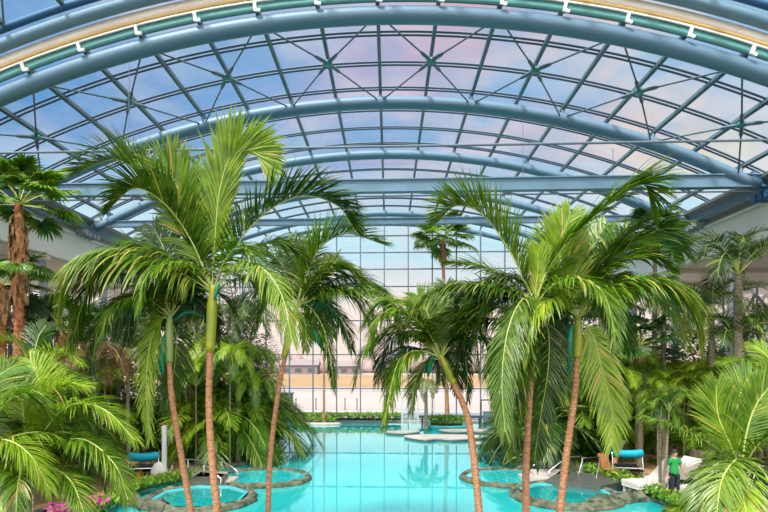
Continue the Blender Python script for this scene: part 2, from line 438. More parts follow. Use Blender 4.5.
# ------------------------------------------------------------------ side eaves, fascia, gallery
SIDE = {-1: 'left', 1: 'right'}
XE = 17.0
for s in (-1, 1):
    nm = SIDE[s]; X0 = XC + s * 17.37
    mb = MB(); mb.box((X0 + s * .2, 24, EYE + 6.30), (.4, 46, 1.55)); mb.box((X0 - s * .02, 24, EYE + 7.05), (.5, 46, .10))
    o = mb.build('trim_1' if s < 0 else 'trim_2', M['fascia']); struct(o, f'broad pale fascia along the {nm} side of the roof')
    mb = MB()      # grey soffit strip under the edge of the glass
    a, b = arc(s * (HALF - .1), 0, .35), arc(s * (HALF + 1.1), 0, .25)
    for y0 in (YA, ): mb.v += [Vector((a.x, y0, a.z)), Vector((b.x, y0, b.z)), Vector((b.x, YF, b.z)), Vector((a.x, YF, a.z)),
                               Vector((a.x, y0, a.z + .14)), Vector((b.x, y0, b.z + .14)), Vector((b.x, YF, b.z + .14)), Vector((a.x, YF, a.z + .14))]
    for q in ((0, 1, 2, 3), (4, 7, 6, 5), (0, 4, 5, 1), (3, 2, 6, 7), (0, 3, 7, 4), (1, 5, 6, 2)): mb.face(q)
    o = mb.build('trim_3' if s < 0 else 'trim_4', M['greypanel']); struct(o, f'grey panel under the {nm} edge of the glass roof')
    # rail beam carrying the sliding roof
    xr = X0 - s * .55
    r = thing('roof_rail', (xr, 20, EYE + 7.5), f'blue-grey rail beam on trolleys along the {nm} eaves', 'roof rail')
    mb = MB(); mb.box((0, 8, .05), (.35, 40, .36)); mb.box((0, 8, .25), (.5, 40, .05)); mb.build('rail', M['palebeam'], r)
    for i in range(5):
        yy = YA + BAY * i - 20
        mb = MB(); mb.box((0, yy, -.30), (.45, 1.7, .22)); mb.box((s * .1, yy, -.12), (.5, .7, .3))
        for d in (-.6, -.2, .25, .65): mb.tube([(-.3, yy + d, -.36), (.3, yy + d, -.36)], .17, 8)
        mb.beam((0, yy, .1), (-s * .8, yy, .55), .25, .25)
        mb.build('trolley', M['bluebeam'] if i % 2 else M['column'], r)
    # gallery ceiling and outer glass wall
    XW = XC + s * 27
    mb = MB(); mb.box(((X0 + s * .4 + XW) / 2, 24, EYE + 5.55), (abs(XW - X0) - .4, 46, .2)); mb.box(((X0 + s * .4 + XW) / 2, 24, EYE + 7.3), (abs(XW - X0) - .4, 46, .15))
    for y in (10, 16, 22, 28, 34, 40): mb.box(((X0 + XW) / 2, y, EYE + 5.35), (abs(XW - X0), .3, .25))
    o = mb.build('ceiling_left' if s < 0 else 'ceiling_right', M['soffit']); struct(o, f'beige ceiling of the {nm} aisle')
    root = bpy.data.objects.new('wall_' + nm, None); COL.objects.link(root); struct(root, f'glazed outer wall of the {nm} aisle')
    mb = MB(); mb.v += [Vector((XW, 1, 0)), Vector((XW, 47, 0)), Vector((XW, 47, EYE + 5.45)), Vector((XW, 1, EYE + 5.45))]; mb.face((0, 1, 2, 3)); mb.build('glazing', M['glass2'], root)
    mb = MB()
    for i in range(24): mb.box((XW, 1 + 2 * i, (EYE + 5.45) / 2), (.12, .08, EYE + 5.45))
    for z in (.3, 2.7, 5.2, 7.8, 10.4): mb.box((XW, 24, z), (.12, 46, .09))
    mb.build('mullion_frame', M['mullion'], root)
    for i in range(7):
        yy = 7 + 5.6 * i; mb = MB()
        xx = XW - s * .35
        mb.tube([(xx, yy, 4.6), (xx, yy + 5.6, 9.8)], .11, 6); mb.tube([(xx, yy + 5.6, 4.6), (xx, yy, 9.8)], .11, 6); mb.tube([(xx, yy, 7.2), (xx, yy + 5.6, 7.2)], .11, 6)
        mb.build('diagonal_bracing', M['column'], root)
# columns
colspec = [(-1, 28.2, 'leaning blue-grey round column left, behind the shaggy fan palm', .55), (-1, 33.9, 'blue-grey round column left, behind the drooping frond', 0), (-1, 39.5, 'blue-grey round column left, furthest back', 0), (-1, 22.5, 'pale post left beside the stone terrace', 0),
           (1, 28.2, 'blue-grey round column right, beside the dark feather palm', 0), (1, 33.9, 'blue-grey round column right, second from the edge', 0), (1, 39.5, 'blue-grey round column right, furthest back', 0)]
for s, y, lab, lean in colspec:
    x = XC + s * 17.6
    mb = MB(); mb.tube([(x - s * lean, y, .05), (x + s * lean * .6, y, EYE + 5.5)], .22, 14); mb.tube([(x - s * lean, y, .05), (x - s * lean, y, .35)], .32, 14)
    o = mb.build('column', M['column'], smooth=False, loc=(x, y, 0)); tag(o, lab, 'column', 'round roof columns')

# ------------------------------------------------------------------ far glass wall
root = bpy.data.objects.new('wall_back', None); COL.objects.link(root); struct(root, 'tall gridded glass wall at the far end of the hall')
mb = MB(); n = 24; hx = 27
tops = []
for i in range(n + 1):
    x = -hx + 2 * hx * i / n; dx = x
    z = ZC + math.sqrt((R0 + .4) ** 2 - dx * dx) if abs(dx) < 17 else EYE + 5.6
    mb.v += [Vector((XC + x, YF, 0)), Vector((XC + x, YF, z))]
for i in range(n): mb.face((2 * i, 2 * i + 2, 2 * i + 3, 2 * i + 1))
mb.build('glazing', M['glass2'], root)
for k in range(-13, 14):
    x = k * 2.0; z = ZC + math.sqrt((R0) ** 2 - x * x) if abs(x) < 17 else EYE + 5.6
    mb = MB(); mb.box((XC + x, YF - .1, z / 2), (.09, .22, z)); mb.build('mullion', M['mullion'], root)
for z in (.15, 2.72, 5.55, 8.4, 11.25, 12.7, 14.1, 15.5):
    half = 27 if z < EYE + 5.6 else math.sqrt(max(R0 ** 2 - (z - ZC) ** 2, 1))
    mb = MB(); mb.box((XC, YF - .1, z), (half * 2, .18, .09)); mb.build('transom', M['mullion'], root)

# ------------------------------------------------------------------ ground, pool
FL = .12
poolR = [(13.5, 14.5), (11.2, 18.6), (9.4, 20.6), (8.9, 23.5), (7.6, 25.5), (7.2, 28.5), (8.4, 32), (9.2, 37), (12.5, 42), (13, 45.2)]
poolL = [(-13.8, 14.5), (-11.0, 18.6), (-9.6, 20.8), (-9.0, 23.2), (-7.8, 25), (-7.0, 27), (-7.4, 32), (-8.6, 37), (-9.5, 45.2)]
pool = poolR + poolL[::-1]
def slab(poly, z0, z1, name, mat):
    mb = MB(); mb.prism(poly, z0, z1); return mb.build(name, mat)
o = slab(list(reversed(poolR)) + [(27, 14.5), (27, 46.3), (13, 46.3)], -1.4, FL, 'floor', M['floor'])
# order: make simple strips instead of one concave ring
bpy.data.objects.remove(o)
def strip(P, side):
    mb = MB(); X = 27 * side
    n = len(P)
    for (x, y) in P:
        mb.v += [Vector((x, y, FL)), Vector((X, y, FL)), Vector((x, y, -1.4))]
    for i in range(n - 1):
        a = i * 3
        if side > 0: mb.face((a, a + 1, a + 4, a + 3)); mb.face((a + 2, a, a + 3, a + 5))
        else: mb.face((a + 1, a, a + 3, a + 4)); mb.face((a, a + 2, a + 5, a + 3))
    return mb
struct(strip(poolR, 1).build('floor', M['floor']), 'stone floor right of the pool')
struct(strip(poolL, -1).build('floor', M['floor']), 'stone floor left of the pool')
mb = MB(); mb.box((0, 45.75, -.65), (54, 1.1, 1.54)); struct(mb.build('floor', M['slab']), 'stone edge under the far glass wall')
mb = MB(); mb.box((0, 6.5, -.6), (54, 16, 1.5)); struct(mb.build('floor', M['soil']), 'planted bed in front of the pool')
mb = MB(); mb.prism([(-15, 14), (15, 14), (15, 45.5), (-15, 45.5)], -1.6, -1.1); struct(mb.build('pool_basin', M['basin']), 'turquoise pool floor')
mb = MB(); mb.v = [Vector((-15, 14.3, 0)), Vector((15, 14.3, 0)), Vector((15, 45.3, 0)), Vector((-15, 45.3, 0))]; mb.face((0, 1, 2, 3))
tag(mb.build('pool_water', M['water']), 'large turquoise pool of calm reflecting water', 'pool water')

# rock rims: irregular ring of stones in one lump each
def rock_ring(cx, cy, rx, ry, wid, h, seed, a0=0, a1=2 * PI, n=44):
    rnd = random.Random(seed); mb = MB(); full = abs(a1 - a0 - 2 * PI) < 1e-3
    prof = [(-.5, -1.1), (-.5, .35), (-.28, .85), (.0, 1.0), (.3, .8), (.5, .3), (.5, -1.1)]
    for i in range(n + (0 if full else 1)):
        a = a0 + (a1 - a0) * i / n
        wob = 1 + rnd.uniform(-.14, .14)
        for (u, v) in prof:
            rr = 1.0; w = wid * (u + rnd.uniform(-.12, .12)) * wob
            x = cx + (rx + w) * math.cos(a); y = cy + (ry + w) * math.sin(a)
            z = h * v * (1 + rnd.uniform(-.22, .22)) if v > 0 else -.9
            mb.v.append(Vector((x, y, z)))
    k = len(prof); N = n if full else n
    for i in range(N):
        j = (i + 1) % n if full else i + 1
        for q in range(k - 1): mb.face((i * k + q, i * k + q + 1, j * k + q + 1, j * k + q))
    return mb
def jacuzzi(c, rx, ry, label, seed):
    r = thing('whirlpool', (c.x, c.y, 0), label, 'whirlpool')
    mb = rock_ring(0, 0, rx + .2, ry + .2, .40, .24, seed); mb.build('rock_rim', M['rock'], r)
    mb = MB(); mb.lathe((0, 0, 0), [(0, -.95), (rx * .50, -.95), (rx * .56, -.35), (rx * .88, -.32), (rx * .97, .16), (rx * 1.06, .2)], 8, sy=ry / rx, rot=PI / 8, captop=False)
    mb.build('basin', M['basin2'], r)
    mb = MB(); mb.lathe((0, 0, 0), [(rx * .99, .13), (rx * .99, .135)], 8, sy=ry / rx, rot=PI / 8); mb.f = mb.f[-1:]; mb.mi = mb.mi[-1:]
    mb.build('basin_water', M['water2'], r)
    for q in (.72, .86):
        mb = MB(); mb.lathe((0, 0, 0), [(rx * q, -.26), (rx * (q + .035), -.26), (rx * (q + .035), -.24), (rx * q, -.24)], 8, sy=ry / rx, rot=PI / 8, captop=False); mb.f = [g for g in mb.f if len(g) == 4]; mb.mi = mb.mi[:len(mb.f)]
        mb.build('bench_edge', M['white'], r)
    return r
cL = G(201, 497, .13); cR = G(566, 494, .13); 
jacuzzi(cL, 1.62, 1.55, 'octagonal turquoise whirlpool with rock rim behind the two left palms', 5)
jacuzzi(cR, 1.62, 1.55, 'octagonal turquoise whirlpool with rock rim behind the tall right palm', 6)
def shallow(c, rx, ry, label, seed):
    r = thing('wading_basin', (c.x, c.y, 0), label, 'shallow basin')
    mb = rock_ring(0, 0, rx, ry, .30, .20, seed); mb.build('rock_rim', M['rock'], r)
    mb = MB(); mb.lathe((0, 0, 0), [(0, -.12), (rx * .8, -.08), (rx * .98, .12)], 28, sy=ry / rx, captop=False); mb.build('basin', M['slab'], r)
    mb = MB(); mb.lathe((0, 0, 0), [(rx * .95, .11), (rx * .95, .112)], 28, sy=ry / rx); mb.f = mb.f[-1:]; mb.mi = mb.mi[-1:]; mb.build('basin_water', M['water'], r)
shallow(G(264, 477, .1), 1.9, 1.6, 'shallow rock-rimmed basin jutting into the pool from the left', 7)
shallow(G(508, 477, .1), 1.9, 1.6, 'shallow rock-rimmed basin jutting into the pool from the right', 8)
# rock banks along the deck
for s, P, lab in ((-1, [G(120, 500), G(150, 509), G(170, 513)], 'mossy rock bank along the left hedge'), (1, [G(640, 500), G(612, 503), G(585, 511)], 'mossy rock bank along the right hedge')):
    rnd = random.Random(3 + s); mb = MB(); pts = []
    for i in range(len(P) - 1):
        for k in range(6): pts.append(P[i].lerp(P[i + 1], k / 6) + Vector((rnd.uniform(-.1, .1), rnd.uniform(-.1, .1), .05)))
    mb.tube(pts, [rnd.uniform(.22, .4) for _ in pts], 7); tag(mb.build('rock_bank', M['rock']), lab, 'rocks')
# ------------------------------------------------------------------ outdoors beyond the glass
def outbox(name, c, size, mat, label, cat, kind=None):
    mb = MB(); mb.box(c, size); o = mb.build(name, mat); tag(o, label, cat, kind=kind); return o
mb = MB(); mb.box((0, 260, -.35), (700, 426, .3)); struct(mb.build('floor', M['outground']), 'pale ground outside the glass')
mb = MB(); mb.box((-4, 51, -.12), (60, 9, .16)); struct(mb.build('floor', M['outwhite']), 'white outdoor terrace by the glass')
mb = MB(); mb.box((0, 98, -.17), (300, 12, .08)); struct(mb.build('floor', M['outroad']), 'grey road beyond the terrace')
mb = MB(); mb.box((0, 150, -.17), (400, 84, .1)); struct(mb.build('floor', M['outfield']), 'dry yellow field beyond the road')
def shed(x, y, w, d, h, label):
    r = thing('shed', (x, y, 0), label, 'building')
    mb = MB(); mb.box((0, 0, h / 2 - .2), (w, d, h)); mb.build('wall', M['outbuild'], r)
    mb = MB(); mb.v = [Vector(p) for p in ((-w / 2 - .5, -d / 2 - .5, h - .2), (w / 2 + .5, -d / 2 - .5, h - .2), (w / 2 + .5, 0, h + 1.6), (-w / 2 - .5, 0, h + 1.6), (-w / 2 - .5, d / 2 + .5, h - .2), (w / 2 + .5, d / 2 + .5, h - .2))]
    for q in ((0, 1, 2, 3), (3, 2, 5, 4), (0, 3, 4), (1, 5, 2), (0, 4, 5, 1)): mb.face(q)
    mb.build('roof', M['outroof'], r)
    for i in range(3):
        mb = MB(); mb.box((-w / 3 + i * w / 3, -d / 2 - .05, h * .4), (w / 6, .12, h * .4)); mb.build('window', M['darkgrey'], r)
for px, w, h, lab in ((300, 14, 3.4, 'low grey shed beyond the field, left of the centre mullion'), (345, 12, 3.0, 'low grey shed beyond the field, near the centre'), (385, 7, 2.6, 'small grey shed beyond the field, behind the palm fronds')):
    p = W(px, 370, 205); shed(p.x, p.y, w, 8, h, lab)
rnd = random.Random(11)
mb = MB()
for i in range(260):
    x = -130 + i * 1.05; y = 225 + rnd.uniform(-8, 8); r = rnd.uniform(2.2, 4.5); h = rnd.uniform(4, 9) * (1 + .3 * math.sin(i * .11))
    mb.lathe((x, y, 0), [(r * .7, -.2), (r, h * .3), (r * .8, h * .7), (r * .3, h)], 7)
tag(mb.build('treeline', M['outtree'], smooth=True), 'hazy brown line of trees on the horizon', 'trees', kind='stuff')
k = 0
for px in (283, 296, 316, 345, 357, 402, 495):
    k += 1
    p = W(px, 405, 58); mb = MB(); mb.tube([(0, 0, -.2), (0, 0, .95)], .05, 6); mb.tube([(0, 0, .95), (0, 0, 1.05)], .075, 6)
    o = mb.build('bollard', M['darkgrey'], loc=None); o.location = (p.x, p.y, 0); tag(o, 'slim dark bollard standing on the terrace outside the glass', 'bollard', 'bollards outside the glass')
p = W(284, 398, 64); mb = MB(); mb.box((0, 0, .55), (2.0, 1.0, 1.3)); mb.box((0, 0, 1.25), (2.2, 1.2, .12)); mb.tube([(-.7, -.55, .1), (-.7, -.55, 1.2)], .05, 6)
o = mb.build('service_box', M['darkgrey']); o.location = (p.x, p.y, 0); tag(o, 'dark service box on the terrace outside, left of the pool end', 'box')

# ------------------------------------------------------------------ palms
Z = Vector((0, 0, 1))
def spline(P, n):
    P = [Vector(p) for p in P]
    Q = [P[0] * 2 - P[1]] + P + [P[-1] * 2 - P[-2]]
    out = []
    m = len(P) - 1
    for i in range(n + 1):
        u = i / n * m; k = min(int(u), m - 1); t = u - k
        a, b, c, d = Q[k], Q[k + 1], Q[k + 2], Q[k + 3]
        out.append(.5 * ((2 * b) + (c - a) * t + (2 * a - 5 * b + 4 * c - d) * t * t + (3 * b - a - 3 * c + d) * t ** 3))
    return out
def frond_geo(P, ll=.7, n=34, wid=.05, a0=62, a1=28, beta=12, grav=.12, rr=.022, seed=0, yellow=.05, start=.14, jit=1.0, fold=True, segs=5, hint=None, liftsd=0.0):
    """P control points of the rachis; ll longest leaflet; grav droop per step"""
    rnd = random.Random(seed); mb = MB()
    NS = 28; C = spline(P, NS)
    T = [(C[min(i + 1, NS)] - C[max(i - 1, 0)]).normalized() for i in range(NS + 1)]
    mid = T[NS // 3]; S = mid.cross(Z)
    if hint is not None: S = Vector(hint)
    elif S.length < .15: S = Vector((1, 0, 0))
    S.normalize(); SS = [None] * (NS + 1)
    i0 = NS // 3; cur = S
    for i in range(i0, NS + 1): cur = (cur - T[i] * cur.dot(T[i])).normalized(); SS[i] = cur
    cur = S
    for i in range(i0, -1, -1): cur = (cur - T[i] * cur.dot(T[i])).normalized(); SS[i] = cur
    mb.tube(C, [rr * (1 - .8 * i / NS) for i in range(NS + 1)], 5, m=2)
    for j in range(n):
        t0 = start + (1 - start) * (j + .5) / n
        for sd in (-1, 1):
            t = min(.995, t0 + rnd.uniform(-.4, .4) / n)
            u = t * NS; k = min(int(u), NS - 1); f = u - k
            p = C[k].lerp(C[k + 1], f); tt = T[k]; s = SS[k]; nn = s.cross(tt)
            q = (t - start) / (1 - start)
            prof = (.55 + .45 * math.sin(min(1, q / .4) * PI / 2)) * (1 - .62 * max(0, (q - .45) / .55) ** 1.4)
            L = ll * prof * rnd.uniform(.85, 1.1)
            al = math.radians(a0 + (a1 - a0) * q + rnd.gauss(0, 5) * jit); be = math.radians(beta + rnd.gauss(0, 10) * jit)
            d = tt * math.cos(al) + (s * sd * math.cos(be) + nn * math.sin(be)) * math.sin(al)
            g = grav * rnd.uniform(.7, 1.4); w0 = wid * rnd.uniform(.8, 1.15) * (.6 + .4 * prof)
            mi = 1 if rnd.random() < yellow else 0
            st = L / segs; prev = None; pos = p.copy()
            for e in range(segs + 1):
                v = e / segs
                w = w0 * (.35 + .65 * min(1, v / .25)) * (1 - max(0, (v - .45) / .55) ** 1.6)
                wv = d.cross(nn)
                if wv.length < .05: wv = s.copy()
                wv.normalize(); up = wv.cross(d).normalized()
                if e == segs: ids = [len(mb.v)]; mb.v.append(pos.copy())
                elif fold:
                    ids = [len(mb.v), len(mb.v) + 1, len(mb.v) + 2]
                    mb.v += [pos - wv * w * .5, pos - up * w * .18, pos + wv * w * .5]
                else:
                    ids = [len(mb.v), len(mb.v) + 1]; mb.v += [pos - wv * w * .5, pos + wv * w * .5]
                if prev:
                    if e == segs:
                        for a in range(len(prev) - 1): mb.face((prev[a], prev[a + 1], ids[0]), mi)
                    else:
                        for a in range(len(prev) - 1): mb.face((prev[a], prev[a + 1], ids[a + 1], ids[a]), mi)
                prev = ids
                d = (d - Z * g * (.4 + v)).normalized(); pos = pos + d * st
    return mb
def trunk_geo(pts, r0, r1, seed=0, ring=.11, seg=12, rough=.06, flare=1.25):
    rnd = random.Random(seed); n = 8
    C = spline(pts, max(6, len(pts) * 6)); 
    tot = sum((C[i + 1] - C[i]).length for i in range(len(C) - 1)); k = max(8, int(tot / ring * 2))
    C = spline(pts, k); R = []
    for i in range(k + 1):
        t = i / k; r = r0 + (r1 - r0) * t
        if t < .12: r *= 1 + (flare - 1) * (1 - t / .12)
        R.append(r * (1 + (rough if i % 2 else -rough) + rnd.uniform(-.02, .02)))
    mb = MB(); mb.tube(C, R, seg); return mb

def hero_palm(name, loc, trunk_px, z, shaft_px, fronds, label, rt, mats, shaftmat, group=None, r_shaft=None, trunkmat='trunk', seedb=0, extra=6, dens=1.0, exL=2.2):
    base = Vector(loc)
    r = thing(name, base, label, 'palm tree', group)
    tp = [base] + [W(a, b, z) for a, b in trunk_px]
    rel(trunk_geo(tp, rt * .84, rt * .62, seedb), base).build('trunk', M[trunkmat], r, True)
    sp = [W(a, b, z) for a, b in shaft_px]; m = len(sp)
    rs = r_shaft or rt
    C = spline(sp, 14); R = [rs * (.74 + .16 * math.sin(min(1, i / 6) * PI / 2) - .45 * max(0, (i - 8) / 6)) for i in range(15)]
    mb = MB(); mb.tube(C, R, 12); rel(mb, base).build('crownshaft', M[shaftmat], r, True)
    for i, fr in enumerate(fronds):
        px, kw = fr[0], dict(fr[1]) if len(fr) > 1 else {}
        mat = kw.pop('mat', mats[0]); dz = kw.pop('dz', 0.0)
        P = []
        for j, q in enumerate(px):
            zz = z + (q[2] if len(q) > 2 else dz * (j / (len(px) - 1)))
            P.append(W(q[0], q[1], zz))
        kw.setdefault('seed', seedb * 100 + i)
        kw['n'] = int(kw.get('n', 34) * 2.5 * dens); kw['wid'] = kw.get('wid', .05) * .82 / dens; kw['ll'] = kw.get('ll', .7) * 1.2; kw['grav'] = kw.get('grav', .12) * 1.25
        mb = frond_geo(P, **kw)
        o = rel(mb, base).build('frond', [M[mat], M['leafyellow'], M['rachis']], r)
    rnd = random.Random(seedb + 500); c = sp[-1] - Vector((0, 0, .12))
    for i in range(extra):
        az = rnd.uniform(.1, 1.0) * PI if i % 3 else rnd.uniform(0, 2 * PI)
        el = rnd.uniform(.2, 1.15); L = exL * rnd.uniform(.75, 1.05)
        d = Vector((math.cos(az), math.sin(az), 0))
        P = [c, c + d * L * .28 * math.cos(el) + Z * L * .34 * math.sin(el), c + d * L * .62 * math.cos(el * .8) + Z * L * .42 * math.sin(el), c + d * L * .85 + Z * L * (.42 * math.sin(el) - .18), c + d * L * .98 + Z * L * (.2 * math.sin(el) - .45)]
        mb = frond_geo(P, ll=.75 * exL / 2.2, n=int(80 * dens), wid=.04 / dens, grav=.25, beta=8, seed=seedb * 100 + 60 + i, yellow=.06)
        rel(mb, base).build('frond', [M[('leaf', 'leafdark', 'leafolive')[i % 3]], M['leafyellow'], M['rachis']], r)
    return r
def spathe(r, px, z, w=.10, mat='spathe', name='leaf_sheath'):
    P = spline([W(a, b, z) for a, b in px], 12)
    mb = MB(); mb.tube(P, [w * math.sin(PI * (.08 + .9 * i / 12)) + .005 for i in range(13)], 8)
    rel(mb, r.location).build(name, M[mat], r, True)

Gd = .1
# B - tall palm with two upright fronds (middle of the left group)
zB = 12.6
bB = W(219, 560, zB); bB.z = Gd
B = hero_palm('tall_palm', bB, [(217, 512), (213, 470), (209, 410), (210, 349)], zB, [(210, 352), (212, 310), (213, 286)], [
    ([(212, 292), (190, 278), (152, 260), (108, 252), (74, 266), (60, 305)], dict(dz=-1.2, ll=1.35, n=54, grav=.28, yellow=.38, wid=.055, mat='leafbright', a0=70, a1=30, beta=0)),
    ([(212, 292), (190, 270), (150, 250), (104, 262), (84, 300), (72, 340)], dict(dz=-.2, ll=1.2, n=52, grav=.32, yellow=.12, wid=.055, a0=70)),
    ([(212, 290), (182, 235), (152, 188), (118, 160), (76, 172)], dict(dz=.8, ll=1.05, n=54, grav=.07, beta=48, wid=.085, a0=52)),
    ([(212, 290), (192, 242), (166, 205), (136, 188), (112, 206)], dict(dz=-.8, ll=.95, n=50, grav=.10, beta=40, wid=.08)),
    ([(212, 290), (196, 245), (182, 200), (168, 170), (156, 178)], dict(dz=.1, ll=.95, n=46, grav=.10, beta=10, wid=.085, a0=40, hint=(1, 0, .2))),
    ([(212, 290), (204, 250), (200, 205), (190, 178)], dict(dz=.9, ll=.95, n=34, grav=.14, beta=10, wid=.065, hint=(1, 0, 0), mat='leaf')),
    ([(212, 288), (215, 240), (219, 195), (230, 158), (252, 150), (270, 168)], dict(dz=-.3, ll=1.0, n=54, grav=.05, a0=24, a1=20, beta=4, wid=.08, hint=(1, .1, .0), mat='leafbright')),
    ([(213, 290), (232, 252), (262, 216), (300, 196), (336, 205), (354, 228)], dict(dz=.2, ll=.95, n=54, grav=.08, beta=46, wid=.08, a0=50, a1=30)),
    ([(213, 290), (238, 266), (262, 268), (282, 296), (292, 340)], dict(dz=-1.6, ll=.8, n=40, grav=.16, beta=0, wid=.045, mat='leafpale')),
    ([(213, 290), (234, 268), (262, 246), (286, 244), (310, 262)], dict(dz=1.4, ll=.8, n=36, grav=.18, mat='leaf')),
    ([(213, 292), (180, 285), (130, 300), (104, 330)], dict(dz=1.8, ll=.8, n=34, grav=.2, mat='leafdark')),
    ([(213, 292), (238, 278), (262, 284), (282, 300)], dict(dz=1.2, ll=.7, n=30, grav=.2, mat='leafolive')),
    ([(213, 292), (224, 262), (240, 246), (256, 262), (262, 300)], dict(dz=-.8, ll=.6, n=30, grav=.2, mat='leafbright')),
    ], 'tall slender palm with yellow-green crownshaft and two upright fronds, left of centre', .115, ['leaf'], 'crownshaft', 'slender palms in the front bed', .135, seedb=1)
spathe(B, [(214, 300), (217, 290), (219, 282)], zB - .1, .04)
# A - palm left of it
zA = 13.2
bA = W(197, 545, zA); bA.z = Gd
A = hero_palm('tall_palm', bA, [(191, 512), (182, 460), (172, 400), (169, 360)], zA, [(169, 363), (169, 335), (170, 312)], [
    ([(170, 318), (158, 300), (140, 285), (120, 275), (102, 286)], dict(dz=-.6, ll=.75, n=34, grav=.14, beta=10)),
    ([(170, 318), (163, 290), (150, 262), (136, 250), (118, 254)], dict(dz=.4, ll=.8, n=36, grav=.12, mat='leafpale')),
    ([(170, 318), (178, 290), (190, 270), (206, 262)], dict(dz=.6, ll=.8, n=34, grav=.14, mat='leafpale')),
    ([(170, 318), (186, 300), (205, 290), (226, 300), (238, 330)], dict(dz=.8, ll=.75, n=34, grav=.16)),
    ([(170, 318), (168, 280), (164, 250), (154, 228)], dict(dz=.7, ll=.9, n=34, grav=.12, hint=(1, 0, 0), mat='leaf')),
    ([(170, 318), (160, 320), (150, 345), (146, 390), (150, 440)], dict(dz=-.4, ll=.62, n=44, grav=.12, beta=0, a0=50, mat='leafbright', hint=(1, -.4, 0))),
    ([(170, 318), (150, 300), (118, 300), (98, 330), (92, 372)], dict(dz=-.3, ll=.8, n=40, grav=.26, mat='leaf', yellow=.1)),
    ([(170, 320), (176, 335), (174, 370), (166, 410)], dict(dz=1.0, ll=.7, n=30, grav=.2, mat='leafdark')),
    ], 'slender palm with pale green crownshaft, leftmost trunk of the front group', .10, ['leaf'], 'crownshaftg', 'slender palms in the front bed', .12, seedb=2)
spathe(A, [(165, 335), (161, 355), (163, 376)], zA - .1, .09)
spathe(A, [(172, 322), (188, 312), (206, 318)], zA + .1, .03)
# C
zC = 14.5
bC = W(265, 545, zC); bC.z = Gd
Cc = hero_palm('tall_palm', bC, [(268, 512), (270, 460), (277, 400), (285, 356)], zC, [(284, 358), (290, 332), (296, 306)], [
    ([(296, 308), (308, 272), (322, 246), (348, 234), (382, 244)], dict(dz=.3, ll=.95, n=46, grav=.06, beta=42, wid=.08, a0=50, mat='leafbright')),
    ([(296, 308), (315, 280), (338, 266), (362, 276)], dict(dz=-.5, ll=.85, n=42, wid=.07, grav=.16, beta=6, mat='leafbright', yellow=.15)),
    ([(296, 308), (318, 290), (345, 292), (366, 318), (374, 360)], dict(dz=-.4, ll=.75, n=42, grav=.2, mat='leaf')),
    ([(296, 308), (320, 292), (352, 284), (384, 292), (404, 330)], dict(dz=.6, ll=.78, n=42, grav=.2, mat='leaf', yellow=.12)),
    ([(296, 308), (308, 306), (322, 325), (330, 355), (334, 388)], dict(dz=-.7, ll=.6, n=36, grav=.16, mat='leaf', beta=0)),
    ([(296, 308), (290, 285), (280, 262), (262, 252)], dict(dz=.8, ll=.75, n=34, grav=.14)),
    ([(296, 308), (284, 296), (268, 300), (256, 330)], dict(dz=-.2, ll=.65, n=34, grav=.2, mat='leaf')),
    ([(296, 308), (302, 280), (300, 254), (290, 240)], dict(dz=.9, ll=.8, n=34, grav=.14, hint=(1, 0, 0))),
    ([(296, 308), (326, 294), (362, 290), (390, 306), (402, 346)], dict(dz=-1.0, ll=.85, n=46, grav=.24, mat='leaf', yellow=.1)),
    ([(296, 308), (322, 286), (352, 276), (378, 290), (388, 320)], dict(dz=1.0, ll=.75, n=40, grav=.22, mat='leafolive', yellow=.1)),
    ([(296, 308), (318, 300), (340, 318), (352, 350)], dict(dz=1.2, ll=.7, n=36, grav=.22, mat='leaf', yellow=.1)),
    ([(296, 308), (302, 316), (306, 330), (305, 350)], dict(dz=-.5, ll=.42, n=24, grav=.2)),
    ], 'slender leaning palm at the left edge of the pool view, third trunk from the left', .095, ['leaf'], 'crownshaft', 'slender palms in the front bed', .11, seedb=3)
spathe(Cc, [(313, 328), (318, 338), (324, 352)], zC - .3, .09)
# D - curved palm over the pool
zD = 13.0
bD = W(483, 556, zD); bD.z = Gd
D = hero_palm('curved_palm', bD, [(479, 512), (474, 460), (467, 415), (453, 382)], zD, [(454, 384), (447, 368), (440, 354)], [
    ([(441, 358), (422, 351), (404, 356), (392, 382), (384, 426)], dict(dz=-.6, ll=.72, n=44, grav=.2, beta=0, mat='leaf', start=.22)),
    ([(441, 358), (434, 335), (427, 312), (418, 296)], dict(dz=.2, ll=.7, n=36, grav=.08, beta=10, mat='leafpale', hint=(1, .2, 0))),
    ([(441, 358), (430, 330), (408, 306), (382, 302), (364, 324)], dict(dz=.8, ll=.72, n=40, grav=.18, mat='leaf', yellow=.1)),
    ([(441, 358), (428, 362), (416, 380), (412, 412)], dict(dz=.5, ll=.55, n=34, grav=.2, mat='leaf')),
    ([(441, 358), (450, 340), (462, 345), (467, 372), (468, 400)], dict(dz=.4, ll=.5, n=32, grav=.2, mat='leaf')),
    ([(441, 358), (450, 326), (466, 302), (486, 296)], dict(dz=.6, ll=.7, n=34, grav=.14, mat='leaf')),
    ([(441, 358), (444, 330), (448, 304), (446, 284)], dict(dz=1.0, ll=.7, n=32, grav=.12, mat='leaf', hint=(1, 0, 0))),
    ([(441, 358), (428, 332), (404, 312), (380, 318), (368, 350)], dict(dz=-.8, ll=.7, n=42, grav=.22, mat='leaf')),
    ([(441, 358), (452, 335), (470, 325), (486, 345), (490, 380)], dict(dz=-.3, ll=.6, n=36, grav=.22, mat='leaf')),
    ([(441, 358), (425, 338), (402, 326), (380, 336), (372, 352)], dict(dz=.2, ll=.6, n=34, grav=.2, mat='leaf')),
    ], 'curved brown palm trunk leaning over the pool just right of centre', .115, ['leaf'], 'crownshaft', None, .11, seedb=4)
spathe(D, [(436, 352), (430, 362), (428, 378)], zD + .15, .08)
